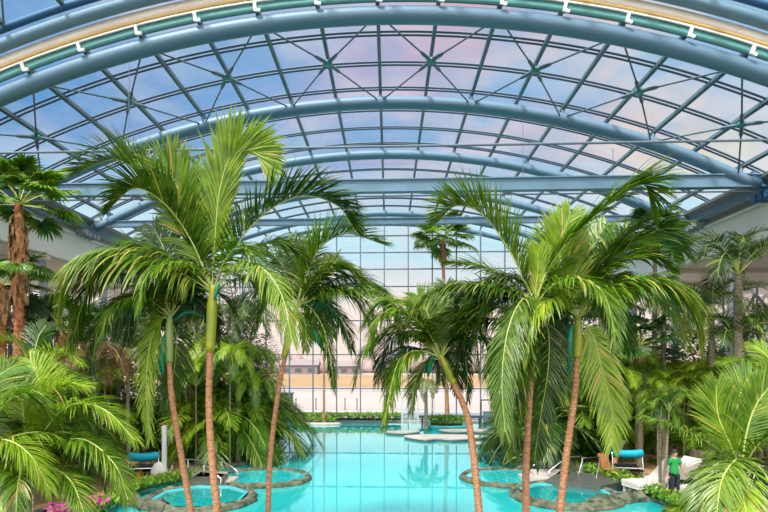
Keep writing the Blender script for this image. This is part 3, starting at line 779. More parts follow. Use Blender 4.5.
# F
zF = 12.2
bF = W(527, 565, zF); bF.z = Gd
Fp = hero_palm('tall_palm', bF, [(526, 512), (526, 470), (528, 420), (532, 362)], zF, [(532, 364), (534, 330), (535, 300)], [
    ([(535, 303), (522, 275), (506, 245), (482, 214), (456, 206), (438, 222)], dict(dz=.2, ll=.95, n=54, grav=.03, a0=42, a1=30, beta=44, wid=.085, mat='leafbright')),
    ([(535, 303), (508, 280), (478, 266), (448, 262)], dict(dz=.8, ll=.7, n=40, grav=.1, beta=10, mat='leaf', wid=.05)),
    ([(535, 305), (508, 292), (474, 284), (436, 290), (402, 322)], dict(dz=-.2, ll=.85, n=48, grav=.2, beta=6, mat='leaf', yellow=.12)),
    ([(535, 307), (508, 308), (478, 308), (446, 314), (424, 330)], dict(dz=.6, ll=.8, n=44, grav=.14, mat='leaf')),
    ([(535, 310), (506, 318), (476, 322), (462, 346), (456, 380)], dict(dz=.9, ll=.75, n=44, grav=.24, mat='leaf')),
    ([(535, 305), (522, 300), (508, 330), (502, 380), (505, 432)], dict(dz=-1.2, ll=.75, n=52, grav=.2, beta=0, a0=60, mat='leafpale')),
    ([(535, 305), (530, 320), (520, 360), (512, 410), (514, 452)], dict(dz=-.6, ll=.75, n=48, grav=.2, beta=0, mat='leaf')),
    ([(535, 305), (536, 285), (538, 268), (538, 250)], dict(dz=0, ll=.55, n=30, grav=.05, a0=25, a1=20, mat='leafbright', hint=(1, 0, 0))),
    ([(535, 303), (550, 265), (578, 232), (612, 202), (642, 184), (652, 206)], dict(dz=-.5, ll=1.05, n=60, grav=.13, beta=24, mat='leafbright', wid=.085, a0=36, a1=24)),
    ([(535, 305), (545, 280), (556, 262), (572, 250)], dict(dz=1.0, ll=.8, n=34, grav=.1, mat='leafbright')),
    ([(535, 305), (516, 290), (495, 290), (478, 330), (480, 372)], dict(dz=.2, ll=.7, n=40, grav=.24, mat='leafpale')),
    ([(535, 305), (548, 330), (548, 370), (540, 420), (534, 462)], dict(dz=.6, ll=.7, n=46, grav=.2, mat='leaf')),
    ([(535, 308), (520, 330), (498, 352), (494, 400)], dict(dz=.9, ll=.75, n=40, grav=.24, mat='leaf')),
    ], 'leafy palm right of centre whose fronds hang down to the pool', .11, ['leaf'], 'crownshaftg', 'slender palms in the front bed', .115, seedb=5)
# E
zE = 12.6
bE = W(556, 556, zE); bE.z = Gd
E = hero_palm('tall_palm', bE, [(560, 512), (567, 450), (574, 400), (577, 356)], zE, [(577, 358), (578, 338), (578, 316)], [
    ([(578, 318), (590, 282), (610, 252), (636, 230), (672, 226)], dict(dz=.2, ll=.9, n=50, wid=.07, grav=.1, beta=22, mat='leaf')),
    ([(578, 318), (596, 284), (622, 262), (650, 256), (668, 266)], dict(dz=-.6, ll=.85, n=46, wid=.07, grav=.14, beta=14, mat='leafbright')),
    ([(578, 318), (602, 292), (638, 280), (672, 288), (692, 310), (700, 340)], dict(dz=-1.3, ll=1.1, n=60, grav=.22, beta=6, mat='leafbright', yellow=.25, wid=.07)),
    ([(578, 318), (606, 298), (642, 290), (670, 306), (686, 340)], dict(dz=-.3, ll=.95, n=50, grav=.24, mat='leafbright', yellow=.15)),
    ([(578, 318), (600, 270), (632, 240), (664, 236), (682, 252)], dict(dz=.6, ll=.95, n=50, grav=.16, mat='leaf', wid=.07)),
    ([(578, 318), (566, 285), (560, 250), (570, 215)], dict(dz=.2, ll=.9, n=44, grav=.08, a0=36, hint=(1, 0, 0), mat='leafbright', wid=.08)),
    ([(578, 318), (592, 335), (602, 370), (612, 410), (612, 446)], dict(dz=-.4, ll=.72, n=50, grav=.14, beta=0, a0=50, mat='leafbright', hint=(1, -.2, 0))),
    ([(578, 318), (575, 285), (570, 255), (562, 222)], dict(dz=.6, ll=.8, n=36, grav=.08, a0=40, hint=(1, 0, 0), mat='leafbright')),
    ([(578, 318), (584, 280), (592, 250), (606, 224)], dict(dz=1.0, ll=.8, n=36, grav=.1, mat='leafbright', hint=(1, 0, .3))),
    ([(578, 318), (562, 305), (548, 300), (530, 318), (522, 360)], dict(dz=-1.2, ll=.7, n=42, grav=.24, mat='leafbright')),
    ([(578, 320), (560, 318), (548, 345), (546, 400)], dict(dz=.8, ll=.7, n=38, grav=.24, mat='leafdark')),
    ([(578, 318), (600, 306), (620, 320), (630, 350)], dict(dz=1.0, ll=.7, n=36, grav=.26, mat='leaf')),
    ([(578, 318), (590, 300), (604, 280), (628, 276)], dict(dz=1.2, ll=.8, n=36, grav=.14, mat='leaf')),
    ], 'tall slender palm with yellow-green crownshaft, rightmost trunk beside the whirlpool', .11, ['leaf'], 'crownshaft', 'slender palms in the front bed', .125, seedb=6)
spathe(E, [(572, 324), (569, 345), (570, 376)], zE + .05, .10)

# --- generic plants -------------------------------------------------------
def vmesh(variant, kind):
    """shared frond meshes, arching out along +Y from the origin, length about 1"""
    s = variant
    if kind == 'areca':
        P = [(0, 0, 0), (0, .22, .36), (0, .55, .58), (0, .86, .52), (0, 1.05, .30)]
        mb = frond_geo(P, ll=.38, n=60, wid=.017, grav=.13, beta=20, rr=.012, seed=s, yellow=.05, start=.2, fold=False, segs=4)
    elif kind == 'droop':
        P = [(0, 0, 0), (0, .30, .22), (0, .62, .20), (0, .86, -.10), (0, .95, -.42)]
        mb = frond_geo(P, ll=.37, n=60, wid=.016, grav=.24, beta=8, rr=.012, seed=s, yellow=.05, start=.16, fold=False, segs=4)
    elif kind == 'stiff':
        P = [(0, 0, 0), (0, .25, .42), (0, .58, .72), (0, .92, .82), (0, 1.15, .72)]
        mb = frond_geo(P, ll=.28, n=54, wid=.018, grav=.05, beta=30, rr=.012, seed=s, yellow=.02, start=.12, fold=False, segs=3)
    return mb
VM = {}
def variants(kind, mats, n=5):
    key = (kind, tuple(mats))
    if key not in VM:
        VM[key] = [mesh_of(vmesh(i * 7 + 1, kind), kind + '_frond', [M[m] for m in mats]) for i in range(n)]
    return VM[key]
def link_child(name, me, parent, loc=(0, 0, 0), rot=(0, 0, 0), sc=1.0):
    o = bpy.data.objects.new(name, me); COL.objects.link(o); o.parent = parent
    o.location = loc; o.rotation_euler = rot; o.scale = (sc, sc, sc) if not hasattr(sc, '__len__') else sc
    return o
def feather(px, py, z, L, nf, label, kind='areca', leaf='leaf', trunkr=.07, ground=FL, seed=0, lean=0, tmat='trunkgrey', name='feather_palm', cat='palm tree', tilt=(-.15, .55), stems=1, group=None, shaft=False, up=.0):
    """crown point at photo pixel px,py and depth z; trunk to the ground below"""
    rnd = random.Random(seed * 31 + 5)
    c = W(px, py, z); h = c.z - ground
    r = thing(name, (c.x, c.y, ground), label, cat, group)
    for st in range(stems):
        dx = rnd.uniform(-.25, .25) if st else 0; dy = rnd.uniform(-.2, .2) if st else 0
        hh = h * (1 if st == 0 else rnd.uniform(.6, .95))
        if hh > .15:
            mb = trunk_geo([(lean + dx * 2, dy * 2, 0), (lean * .4 + dx, dy, hh * .5), (dx * .5, dy * .5, hh)], trunkr, trunkr * .75, seed + st, seg=8)
            mb.build('trunk' if st == 0 else 'stem', M[tmat], r, True)
    if shaft:
        mb = MB(); mb.tube([(0, 0, h - .1), (0, 0, h + .15), (0, 0, h + .45)], [trunkr * .95, trunkr * 1.15, trunkr * .5], 8); mb.build('crownshaft', M['crownshaftg'], r, True)
    V = variants(kind, [leaf, 'leafyellow', 'rachis'])
    for i in range(nf):
        az = 2 * PI * i * .381966 + rnd.uniform(-.25, .25)
        lvl = i / max(1, nf - 1)
        el = tilt[0] + (tilt[1] - tilt[0]) * lvl + rnd.uniform(-.1, .1)
        link_child('frond', V[rnd.randrange(len(V))], r, (0, 0, h + up * lvl), (el, rnd.uniform(-.15, .15), az), L * rnd.uniform(.85, 1.12))
    return r
# fan palm leaves
def fan_geo(seed, droop=.1, nseg=34, R=1.0):
    rnd = random.Random(seed); mb = MB()
    mb.tube([(0, 0, 0), (0, .45, .16), (0, .8, .2)], [.016, .012, .010], 5, m=2)
    c = Vector((0, .8, .2))
    for i in range(nseg):
        a = math.radians(-125 + 250 * i / (nseg - 1)) + rnd.uniform(-.03, .03)
        d = Vector((math.sin(a), math.cos(a), .05 + rnd.uniform(-.08, .08))); L = R * .62 * (1 - .25 * abs(a) / 2.2) * rnd.uniform(.9, 1.05)
        sd = Vector((math.cos(a), -math.sin(a), 0)); pos = c.copy(); prev = None
        for e in range(5):
            v = e / 4; w = .034 * (.2 + 1.0 * min(1, v / .5)) * (1 - max(0, (v - .5) / .5) ** 1.3)
            if e == 4: ids = [len(mb.v)]; mb.v.append(pos.copy())
            else: ids = [len(mb.v), len(mb.v) + 1, len(mb.v) + 2]; mb.v += [pos - sd * w, pos + Vector((0, 0, .022)), pos + sd * w]
            if prev:
                for q in range(2):
                    mb.face((prev[q], prev[q + 1], ids[0]) if e == 4 else (prev[q], prev[q + 1], ids[q + 1], ids[q]), 0)
            prev = ids; d = (d - Z * droop * (v * v * 3.2 + .05)).normalized(); pos = pos + d * L / 4
    return mb
def fan_palm(px, py, z, L, nf, label, leaf='leaf', trunkr=.2, skirt=0, seed=0, ground=FL, tmat='trunkred', lean=0, name='fan_palm', midfans=0, droop=.25):
    rnd = random.Random(seed + 77); c = W(px, py, z); h = c.z - ground
    r = thing(name, (c.x, c.y, ground), label, 'palm tree')
    key = ('fan', leaf, droop)
    if key not in VM: VM[key] = [mesh_of(fan_geo(i, droop), 'fan_leaf', [M[leaf], M['leafyellow'], M['rachis']]) for i in range(3)]
    mb = trunk_geo([(lean, 0, 0), (lean * .4, 0, h * .5), (0, 0, h)], trunkr, trunkr * .7, seed, ring=.16, rough=.12, seg=10); mb.build('trunk', M[tmat], r, True)
    if skirt:
        mb = MB()
        for i in range(150):
            a = rnd.uniform(0, 2 * PI); zz = h - rnd.uniform(.1, 1) * skirt; l = rnd.uniform(.35, .7)
            p = Vector((math.cos(a), math.sin(a), 0)) * trunkr * .7; out = Vector((math.cos(a), math.sin(a), 0)); sd = Vector((-math.sin(a), math.cos(a), 0)) * rnd.uniform(.04, .1)
            n = len(mb.v); q = p + out * rnd.uniform(.05, .2)
            mb.v += [p + Vector((0, 0, zz)) - sd * .4, p + Vector((0, 0, zz)) + sd * .4, q + sd + Vector((0, 0, zz - l * .4)), q - sd + Vector((0, 0, zz - l * .4)), q * 1.0 + sd * .4 + Vector((0, 0, zz - l)), q - sd * .4 + Vector((0, 0, zz - l * .95))]
            mb.face((n, n + 1, n + 2, n + 3)); mb.face((n + 3, n + 2, n + 4, n + 5))
        mb.build('dead_leaf_skirt', M['dead'], r)
    for i in range(nf):
        az = 2 * PI * i * .381966 + rnd.uniform(-.2, .2); el = -.5 + 1.35 * i / nf + rnd.uniform(-.1, .1)
        link_child('fan_leaf', VM[key][i % 3], r, (0, 0, h), (el, rnd.uniform(-.3, .3), az), L * rnd.uniform(.85, 1.1))
    for i in range(midfans):
        az = 2 * PI * i / midfans + .6
        link_child('fan_leaf', VM[key][i % 3], r, (0, 0, h - skirt * .62), (-.55, 0, az), L * .72)
    return r
# broad-leaved shrubs
def shrub_mesh(seed, n, R, H, ll, lw, mats, droop=.5, segs=4):
    rnd = random.Random(seed); mb = MB()
    for i in range(n):
        a = rnd.uniform(0, 2 * PI); u = rnd.random() ** .6; v = rnd.uniform(0.02, 1)
        prof = math.sin(PI * min(1, (.12 + v * .8))) ** .6
        p = Vector((math.cos(a) * R * u * prof, math.sin(a) * R * u * prof, v * H))
        d = Vector((math.cos(a + rnd.uniform(-.8, .8)), math.sin(a + rnd.uniform(-.8, .8)), rnd.uniform(-.1, 1.0))).normalized()
        s = d.cross(Z).normalized(); L = ll * rnd.uniform(.6, 1.2); W_ = lw * rnd.uniform(.7, 1.2); prev = None; mi = 0 if rnd.random() < .93 or len(mats) < 2 else 1
        for e in range(segs + 1):
            t = e / segs; w = W_ * math.sin(PI * min(.97, .08 + t * .9)) ** .8 * .5
            nn = s.cross(d)
            if e == segs: ids = [len(mb.v)]; mb.v.append(p.copy())
            else: ids = [len(mb.v), len(mb.v) + 1, len(mb.v) + 2]; mb.v += [p - s * w + nn * w * .35, p.copy(), p + s * w + nn * w * .35]
            if prev:
                for q in range(2): mb.face((prev[q], prev[q + 1], ids[0]) if e == segs else (prev[q], prev[q + 1], ids[q + 1], ids[q]), mi)
            prev = ids; d = (d - Z * droop * (.3 + t)).normalized(); p = p + d * L / segs
    return mb
def shrub(px, py, z, R, H, label, leaf='shrub', n=420, ll=.5, lw=.16, seed=0, droop=.35, name='leafy_shrub', ground=FL, base=None):
    """centre column at px; foliage top at py"""
    top = W(px, py, z); r = thing(name, (top.x, top.y, ground), label, 'shrub')
    bz = top.z - H - ground
    if bz < .1: H = top.z - ground; bz = 0
    key = ('shrub', leaf, n, ll, lw, round(R / H, 1), seed % 3)
    if leaf == 'shrubdark': n = n * 4; R *= 1.0
    else: n = int(n * 1.8)
    mb = shrub_mesh(seed, n, R, H, ll, lw, [leaf, 'leafyellow'], droop, 3)
    mb.v = [v + Vector((0, 0, bz)) for v in mb.v]
    mb.build('foliage', [M[leaf], M['leafyellow']], r)
    rnd = random.Random(seed)
    for i in range(3):
        a = i * 2.1; mb = MB(); mb.tube([(0.1 * math.cos(a), .1 * math.sin(a), 0), (R * .15 * math.cos(a), R * .15 * math.sin(a), bz + H * .3), (R * .4 * math.cos(a), R * .4 * math.sin(a), bz + H * .75)], [.05, .04, .015], 6)
        mb.build('stem', M['trunkgrey'], r)
    return r
# ------------------------------------------------------------------ planting left
# big bright palm in the lower left corner
def near_palm(name, px, py, z, fr, label, shaftlen=40, tr=.06, seedb=20, mats='leafbright', extra=4):
    for f in fr: f[1].setdefault('wid', .036)
    b = W(px, 600, z); b.z = Gd
    return hero_palm(name, b, [(px, py + shaftlen + 10)], z, [(px, py + shaftlen + 12), (px, py + shaftlen // 2), (px, py)], fr, label, tr, [mats], 'crownshaftg', None, tr * 1.1, 'trunkgrey', seedb, extra, 1.15, 1.5)
near_palm('bushy_palm', 28, 470, 9.5, [
    ([(28, 470), (45, 430), (72, 405), (105, 410), (135, 440)], dict(dz=-.6, ll=.62, grav=.14, n=44)),
    ([(28, 470), (52, 445), (85, 440), (115, 465), (128, 500)], dict(dz=-1.0, ll=.55, grav=.16, n=40)),
    ([(28, 470), (40, 420), (55, 390), (85, 385)], dict(dz=.3, ll=.62, grav=.12, n=40)),
    ([(28, 470), (25, 430), (20, 395), (6, 372)], dict(dz=.1, ll=.6, grav=.1, n=40, hint=(1, 0, 0))),
    ([(28, 470), (10, 430), (-12, 410), (-40, 420)], dict(dz=-.5, ll=.6, grav=.14, n=40)),
    ([(28, 470), (10, 450), (-15, 450), (-35, 480)], dict(dz=-1.0, ll=.55, grav=.14, n=36)),
    ([(28, 470), (45, 465), (70, 480), (85, 515)], dict(dz=-1.1, ll=.5, grav=.16, n=36)),
    ([(28, 470), (60, 455), (100, 470), (140, 510)], dict(dz=.9, ll=.6, grav=.18, n=40, mat='leafolive', yellow=.1)),
    ([(28, 470), (35, 425), (40, 385), (30, 360)], dict(dz=.8, ll=.6, grav=.1, n=36, hint=(1, 0, 0))),
    ([(28, 470), (20, 455), (5, 470), (0, 510)], dict(dz=-.9, ll=.45, grav=.16, n=32)),
    ([(28, 470), (60, 420), (95, 425), (120, 450)], dict(dz=.6, ll=.6, grav=.16, n=36, mat='leaf')),
    ], 'large bright green bushy palm filling the lower left corner', seedb=21, shaftlen=60)
near_palm('bushy_palm', -20, 450, 8.5, [
    ([(-20, 450), (0, 410), (25, 395), (55, 415)], dict(dz=.4, ll=.6, grav=.14, n=40)),
    ([(-20, 450), (5, 440), (30, 455), (50, 490)], dict(dz=-.3, ll=.5, grav=.16, n=36)),
    ([(-20, 450), (-15, 410), (-5, 380), (15, 365)], dict(dz=.8, ll=.55, grav=.14, n=36)),
    ], 'bright palm half cut off by the left edge of the view', seedb=22, shaftlen=60)
near_palm('young_palm', 33, 384, 13.5, [
    ([(33, 384), (42, 360), (60, 350), (82, 364)], dict(dz=-.5, ll=.55, grav=.10, n=30)),
    ([(33, 384), (26, 355), (12, 340), (-8, 345)], dict(dz=-.3, ll=.55, grav=.10, n=30)),
    ([(33, 384), (40, 370), (58, 366), (76, 384)], dict(dz=.5, ll=.45, grav=.14, n=26)),
    ([(33, 384), (24, 370), (10, 372), (0, 390)], dict(dz=.5, ll=.45, grav=.14, n=26, mat='leaf')),
    ([(33, 384), (34, 360), (38, 338), (46, 325)], dict(dz=.5, ll=.5, grav=.10, n=26, mat='leaf', hint=(1, 0, 0))),
    ], 'young light green palm between the red fan palm trunk and the lower left palm', seedb=23, shaftlen=14, tr=.055)
fan_palm(19, 205, 18.5, 1.5, 22, 'tall shaggy fan palm with red-brown thatched trunk at the left edge', 'leaf', .19, 3.0, 1, midfans=8)
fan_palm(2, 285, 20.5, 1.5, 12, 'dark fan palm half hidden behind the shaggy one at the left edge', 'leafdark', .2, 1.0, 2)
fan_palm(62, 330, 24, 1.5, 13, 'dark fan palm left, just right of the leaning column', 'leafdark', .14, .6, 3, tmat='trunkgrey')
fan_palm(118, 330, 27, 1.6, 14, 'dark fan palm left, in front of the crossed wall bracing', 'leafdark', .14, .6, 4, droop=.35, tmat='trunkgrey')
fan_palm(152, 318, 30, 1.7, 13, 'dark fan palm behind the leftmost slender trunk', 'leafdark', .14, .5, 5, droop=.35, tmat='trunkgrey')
feather(94, 362, 22, 1.7, 14, 'drying palm with brown hanging fronds in the left thicket', 'droop', 'leafbrown', .12, seed=6)
feather(60, 392, 22, 1.6, 12, 'palm with brownish fronds low in the left thicket', 'droop', 'leafolive', .1, seed=7)
feather(110, 405, 27, 1.35, 11, 'fresh green palm left, above the stone terrace', 'areca', 'leafbright', .06, seed=8)
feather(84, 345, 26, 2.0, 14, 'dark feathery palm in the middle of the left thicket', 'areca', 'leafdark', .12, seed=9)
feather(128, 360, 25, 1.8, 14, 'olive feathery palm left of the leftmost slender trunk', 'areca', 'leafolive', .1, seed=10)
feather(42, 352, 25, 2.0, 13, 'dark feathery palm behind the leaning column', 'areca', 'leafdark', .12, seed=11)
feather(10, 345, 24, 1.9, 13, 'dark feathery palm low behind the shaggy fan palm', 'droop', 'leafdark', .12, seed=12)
feather(190, 335, 28, 2.2, 16, 'deep green palm behind the two left slender trunks', 'areca', 'leaf', .12, seed=13)
feather(238, 322, 27, 2.1, 14, 'dusky palm behind the left group, above the broad-leaved bushes', 'droop', 'leafolive', .12, seed=14)
feather(215, 352, 27.5, 1.9, 18, 'lush bright palm behind the tall palm on the left', 'droop', 'leafbright', .08, seed=15)
feather(248, 360, 29, 1.8, 18, 'lush bright palm left of the pool, beside the leaning slender trunk', 'droop', 'leafbright', .08, seed=16)
feather(186, 372, 27, 1.6, 14, 'lush green palm between the two leftmost slender trunks', 'droop', 'leaf', .08, seed=17)
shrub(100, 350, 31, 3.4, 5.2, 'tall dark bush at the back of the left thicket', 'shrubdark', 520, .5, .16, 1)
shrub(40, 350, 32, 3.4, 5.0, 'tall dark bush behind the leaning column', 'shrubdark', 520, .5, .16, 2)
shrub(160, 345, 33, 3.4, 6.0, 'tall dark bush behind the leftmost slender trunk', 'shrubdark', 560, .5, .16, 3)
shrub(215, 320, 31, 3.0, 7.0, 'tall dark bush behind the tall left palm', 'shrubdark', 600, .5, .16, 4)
shrub(262, 334, 29, 1.05, 3.4, 'bronze small-leaved bush at the left rim of the glass wall view', 'shrubred', 700, .16, .08, 5, name='bronze_shrub')
shrub(237, 262, 32, 1.6, 3.4, 'bronze small-leaved tree behind the crowns left of centre', 'shrubred', 700, .18, .08, 6, name='bronze_shrub')
shrub(244, 388, 29, 1.7, 4.6, 'broad-leaved bush overhanging the left pool edge', 'shrub', 620, .42, .15, 7)
shrub(224, 388, 28, 1.7, 4.2, 'broad-leaved bush above the left handrails', 'shrub', 560, .60, .24, 8, droop=.6, name='broadleaf_shrub')
shrub(190, 400, 28, 1.6, 3.6, 'broad-leaved bush between the leftmost slender trunks', 'shrub', 480, .55, .22, 9, droop=.6, name='broadleaf_shrub')
shrub(252, 352, 31, 1.7, 5.4, 'tall leafy bush at the left end of the pool view', 'shrub', 700, .40, .12, 10)
shrub(130, 400, 33, 1.5, 3.0, 'dark bush behind the left terrace wall', 'shrubdark', 420, .4, .14, 11)
shrub(75, 415, 22, 1.4, 2.6, 'shadowy bush between the corner palm and the terrace', 'shrubdark', 420, .4, .14, 12)
# ------------------------------------------------------------------ planting right
near_palm('bushy_palm', 745, 470, 9.2, [
    ([(742, 470), (712, 445), (680, 428), (644, 416)], dict(dz=-.5, ll=.5, grav=.16, n=36, mat='leafpale', a0=50)),
    ([(742, 470), (728, 440), (718, 415), (716, 385)], dict(dz=.1, ll=.6, grav=.06, n=36, a0=35, a1=22, hint=(1, 0, 0))),
    ([(742, 470), (746, 435), (756, 405), (775, 380)], dict(dz=.2, ll=.62, grav=.08, n=40, hint=(1, 0, 0))),
    ([(742, 470), (722, 462), (706, 490), (700, 530)], dict(dz=-1.0, ll=.5, grav=.16, n=36)),
    ([(742, 470), (736, 460), (722, 480), (716, 520)], dict(dz=-1.3, ll=.5, grav=.16, n=36, mat='leafpale')),
    ([(742, 470), (752, 462), (768, 480), (775, 520)], dict(dz=-1.1, ll=.5, grav=.16, n=36, mat='leafdark')),
    ([(742, 470), (758, 445), (780, 435), (800, 450)], dict(dz=-.6, ll=.55, grav=.14, n=36)),
    ([(742, 470), (735, 430), (740, 395), (752, 372)], dict(dz=.7, ll=.6, grav=.08, n=36, hint=(1, 0, 0), mat='leafbright')),
    ([(742, 470), (740, 468), (742, 490), (748, 520)], dict(dz=-1.3, ll=.45, grav=.12, n=32)),
    ], 'large bright green bushy palm in the lower right corner', seedb=31, shaftlen=60, tr=.06, extra=0)
near_palm('bushy_palm', 702, 540, 9.6, [
    ([(702, 540), (694, 518), (682, 508), (668, 510)], dict(dz=-.3, ll=.3, grav=.14, n=32)),
    ([(702, 540), (704, 515), (712, 500), (722, 492)], dict(dz=.3, ll=.3, grav=.12, n=32, mat='leafbright')),
    ([(702, 540), (698, 520), (696, 505), (694, 495)], dict(dz=.4, ll=.3, grav=.12, n=30)),
    ([(702, 540), (708, 520), (722, 505), (740, 515)], dict(dz=-.4, ll=.42, grav=.14, n=30)),
    ], 'low palm tuft at the bottom edge, left of the lower right corner palm', seedb=32, shaftlen=10, tr=.05, extra=0)
near_palm('bushy_palm', 790, 425, 11.0, [
    ([(790, 425), (765, 400), (738, 392), (712, 405)], dict(dz=-.4, ll=.55, grav=.14, n=38)),
    ([(790, 425), (770, 385), (748, 365), (722, 362)], dict(dz=.4, ll=.55, grav=.12, n=38)),
    ([(790, 425), (765, 420), (742, 430), (728, 455)], dict(dz=-.8, ll=.5, grav=.16, n=36, yellow=.12)),
    ([(790, 425), (785, 390), (770, 360), (755, 345)], dict(dz=.6, ll=.5, grav=.12, n=36)),
    ], 'bright palm cut off by the right edge of the view', seedb=33, shaftlen=60)
feather(738, 275, 21.5, 2.0, 13, 'dark feathery palm with grey trunk in front of the right column', 'areca', 'leafdark', .2, seed=40, tilt=(-.5, .45))
feather(712, 318, 23, 1.9, 13, 'dark olive feathery palm left of the right column', 'areca', 'leafolive', .14, seed=41, tilt=(-.5, .4))
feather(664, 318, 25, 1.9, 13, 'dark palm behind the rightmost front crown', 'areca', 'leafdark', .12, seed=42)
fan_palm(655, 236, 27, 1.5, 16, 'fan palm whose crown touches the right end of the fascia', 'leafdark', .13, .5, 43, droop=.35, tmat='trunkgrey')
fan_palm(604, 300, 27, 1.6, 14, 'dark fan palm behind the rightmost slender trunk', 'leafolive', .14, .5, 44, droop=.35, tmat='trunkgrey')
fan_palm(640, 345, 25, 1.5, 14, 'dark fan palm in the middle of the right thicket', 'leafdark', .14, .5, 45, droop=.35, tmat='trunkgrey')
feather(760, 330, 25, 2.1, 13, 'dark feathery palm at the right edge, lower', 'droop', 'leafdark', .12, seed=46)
feather(626, 392, 27, 1.35, 16, 'green palm right of the tall trunk, above the white pot', 'droop', 'leafbright', .07, seed=47)
feather(656, 385, 26.5, 1.45, 15, 'light green palm in the middle right, above the swing seat', 'areca', 'leafbright', .06, seed=48, stems=2)
feather(690, 392, 25.5, 1.45, 15, 'bright green palm right, above the person in green', 'areca', 'leafbright', .07, seed=49, stems=2)
feather(722, 398, 23, 1.5, 14, 'fresh palm right, behind the corner palm', 'areca', 'leaf', .06, seed=50)
feather(606, 375, 27.5, 1.7, 15, 'green palm behind the hanging frond of the right slender palm', 'droop', 'leaf', .08, seed=51)
feather(646, 405, 28, 1.1, 15, 'drooping young palm right, beside the swing seat', 'droop', 'leaf', .06, seed=52)
feather(669, 412, 19.3, .95, 13, 'small palm with slim trunk right beside the person in green', 'areca', 'leaf', .05, seed=53, lean=-.25)
feather(660, 414, 20.2, .9, 13, 'small palm with slim grey trunk behind the white loungers', 'droop', 'leaf', .06, seed=54)
feather(735, 352, 22, 1.6, 12, 'palm with reddish slim trunk in the right thicket', 'areca', 'leafdark', .08, seed=55, tmat='trunk')
feather(560, 372, 28.5, 2.3, 15, 'deep green palm between the two right slender trunks', 'droop', 'leaf', .08, seed=56)
feather(520, 362, 27, 1.9, 15, 'deep green palm at the right end of the pool view', 'droop', 'leaf', .08, seed=57)
feather(548, 400, 28, 1.9, 14, 'green palm above the right handrails', 'droop', 'leaf', .08, seed=58)
feather(585, 404, 28, 1.8, 14, 'green palm behind the right whirlpool steps', 'droop', 'leaf', .07, seed=59)
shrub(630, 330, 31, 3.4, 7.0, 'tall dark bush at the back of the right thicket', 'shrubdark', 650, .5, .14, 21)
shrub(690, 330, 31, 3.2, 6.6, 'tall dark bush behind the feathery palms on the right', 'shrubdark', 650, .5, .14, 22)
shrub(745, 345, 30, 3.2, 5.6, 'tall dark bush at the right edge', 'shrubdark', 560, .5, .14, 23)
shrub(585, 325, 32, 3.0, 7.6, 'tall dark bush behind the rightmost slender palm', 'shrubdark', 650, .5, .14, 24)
shrub(610, 318, 28, 1.4, 4.0, 'bronze small-leaved bush behind the right slender palm', 'shrubred', 760, .16, .08, 25, name='bronze_shrub')
shrub(545, 350, 33, 2.6, 6.0, 'tall leafy bush behind the hanging fronds right of centre', 'shrubdark', 560, .5, .14, 26)
shrub(512, 395, 30, 1.1, 4.4, 'slender leafy bush at the right pool edge', 'shrub', 560, .34, .10, 27)
shrub(540, 408, 29, 1.3, 3.6, 'broad-leaved bush above the right pool steps', 'shrub', 520, .5, .18, 28, droop=.6, name='broadleaf_shrub')
shrub(572, 412, 29, 1.3, 3.4, 'broad-leaved bush behind the rightmost slender trunk', 'shrub', 480, .5, .18, 29, droop=.6, name='broadleaf_shrub')
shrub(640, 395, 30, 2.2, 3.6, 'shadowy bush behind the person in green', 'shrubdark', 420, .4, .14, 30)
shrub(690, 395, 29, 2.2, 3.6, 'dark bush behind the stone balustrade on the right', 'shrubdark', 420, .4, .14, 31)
def clump(px, py, z, L, nf, label, kind='areca', leaf='leaf', seed=0):
    h = W(px, py, z).z - FL; g = max(h - .45, 0)
    p2 = HOR + F * (EYE - FL - .45) / z if g > 0 else py
    return feather(px, p2, z, L + .42 * g, nf + 6, label, kind, leaf, .06, seed=seed, tilt=(-.15, .95), name='palm_clump', cat='palm clump')
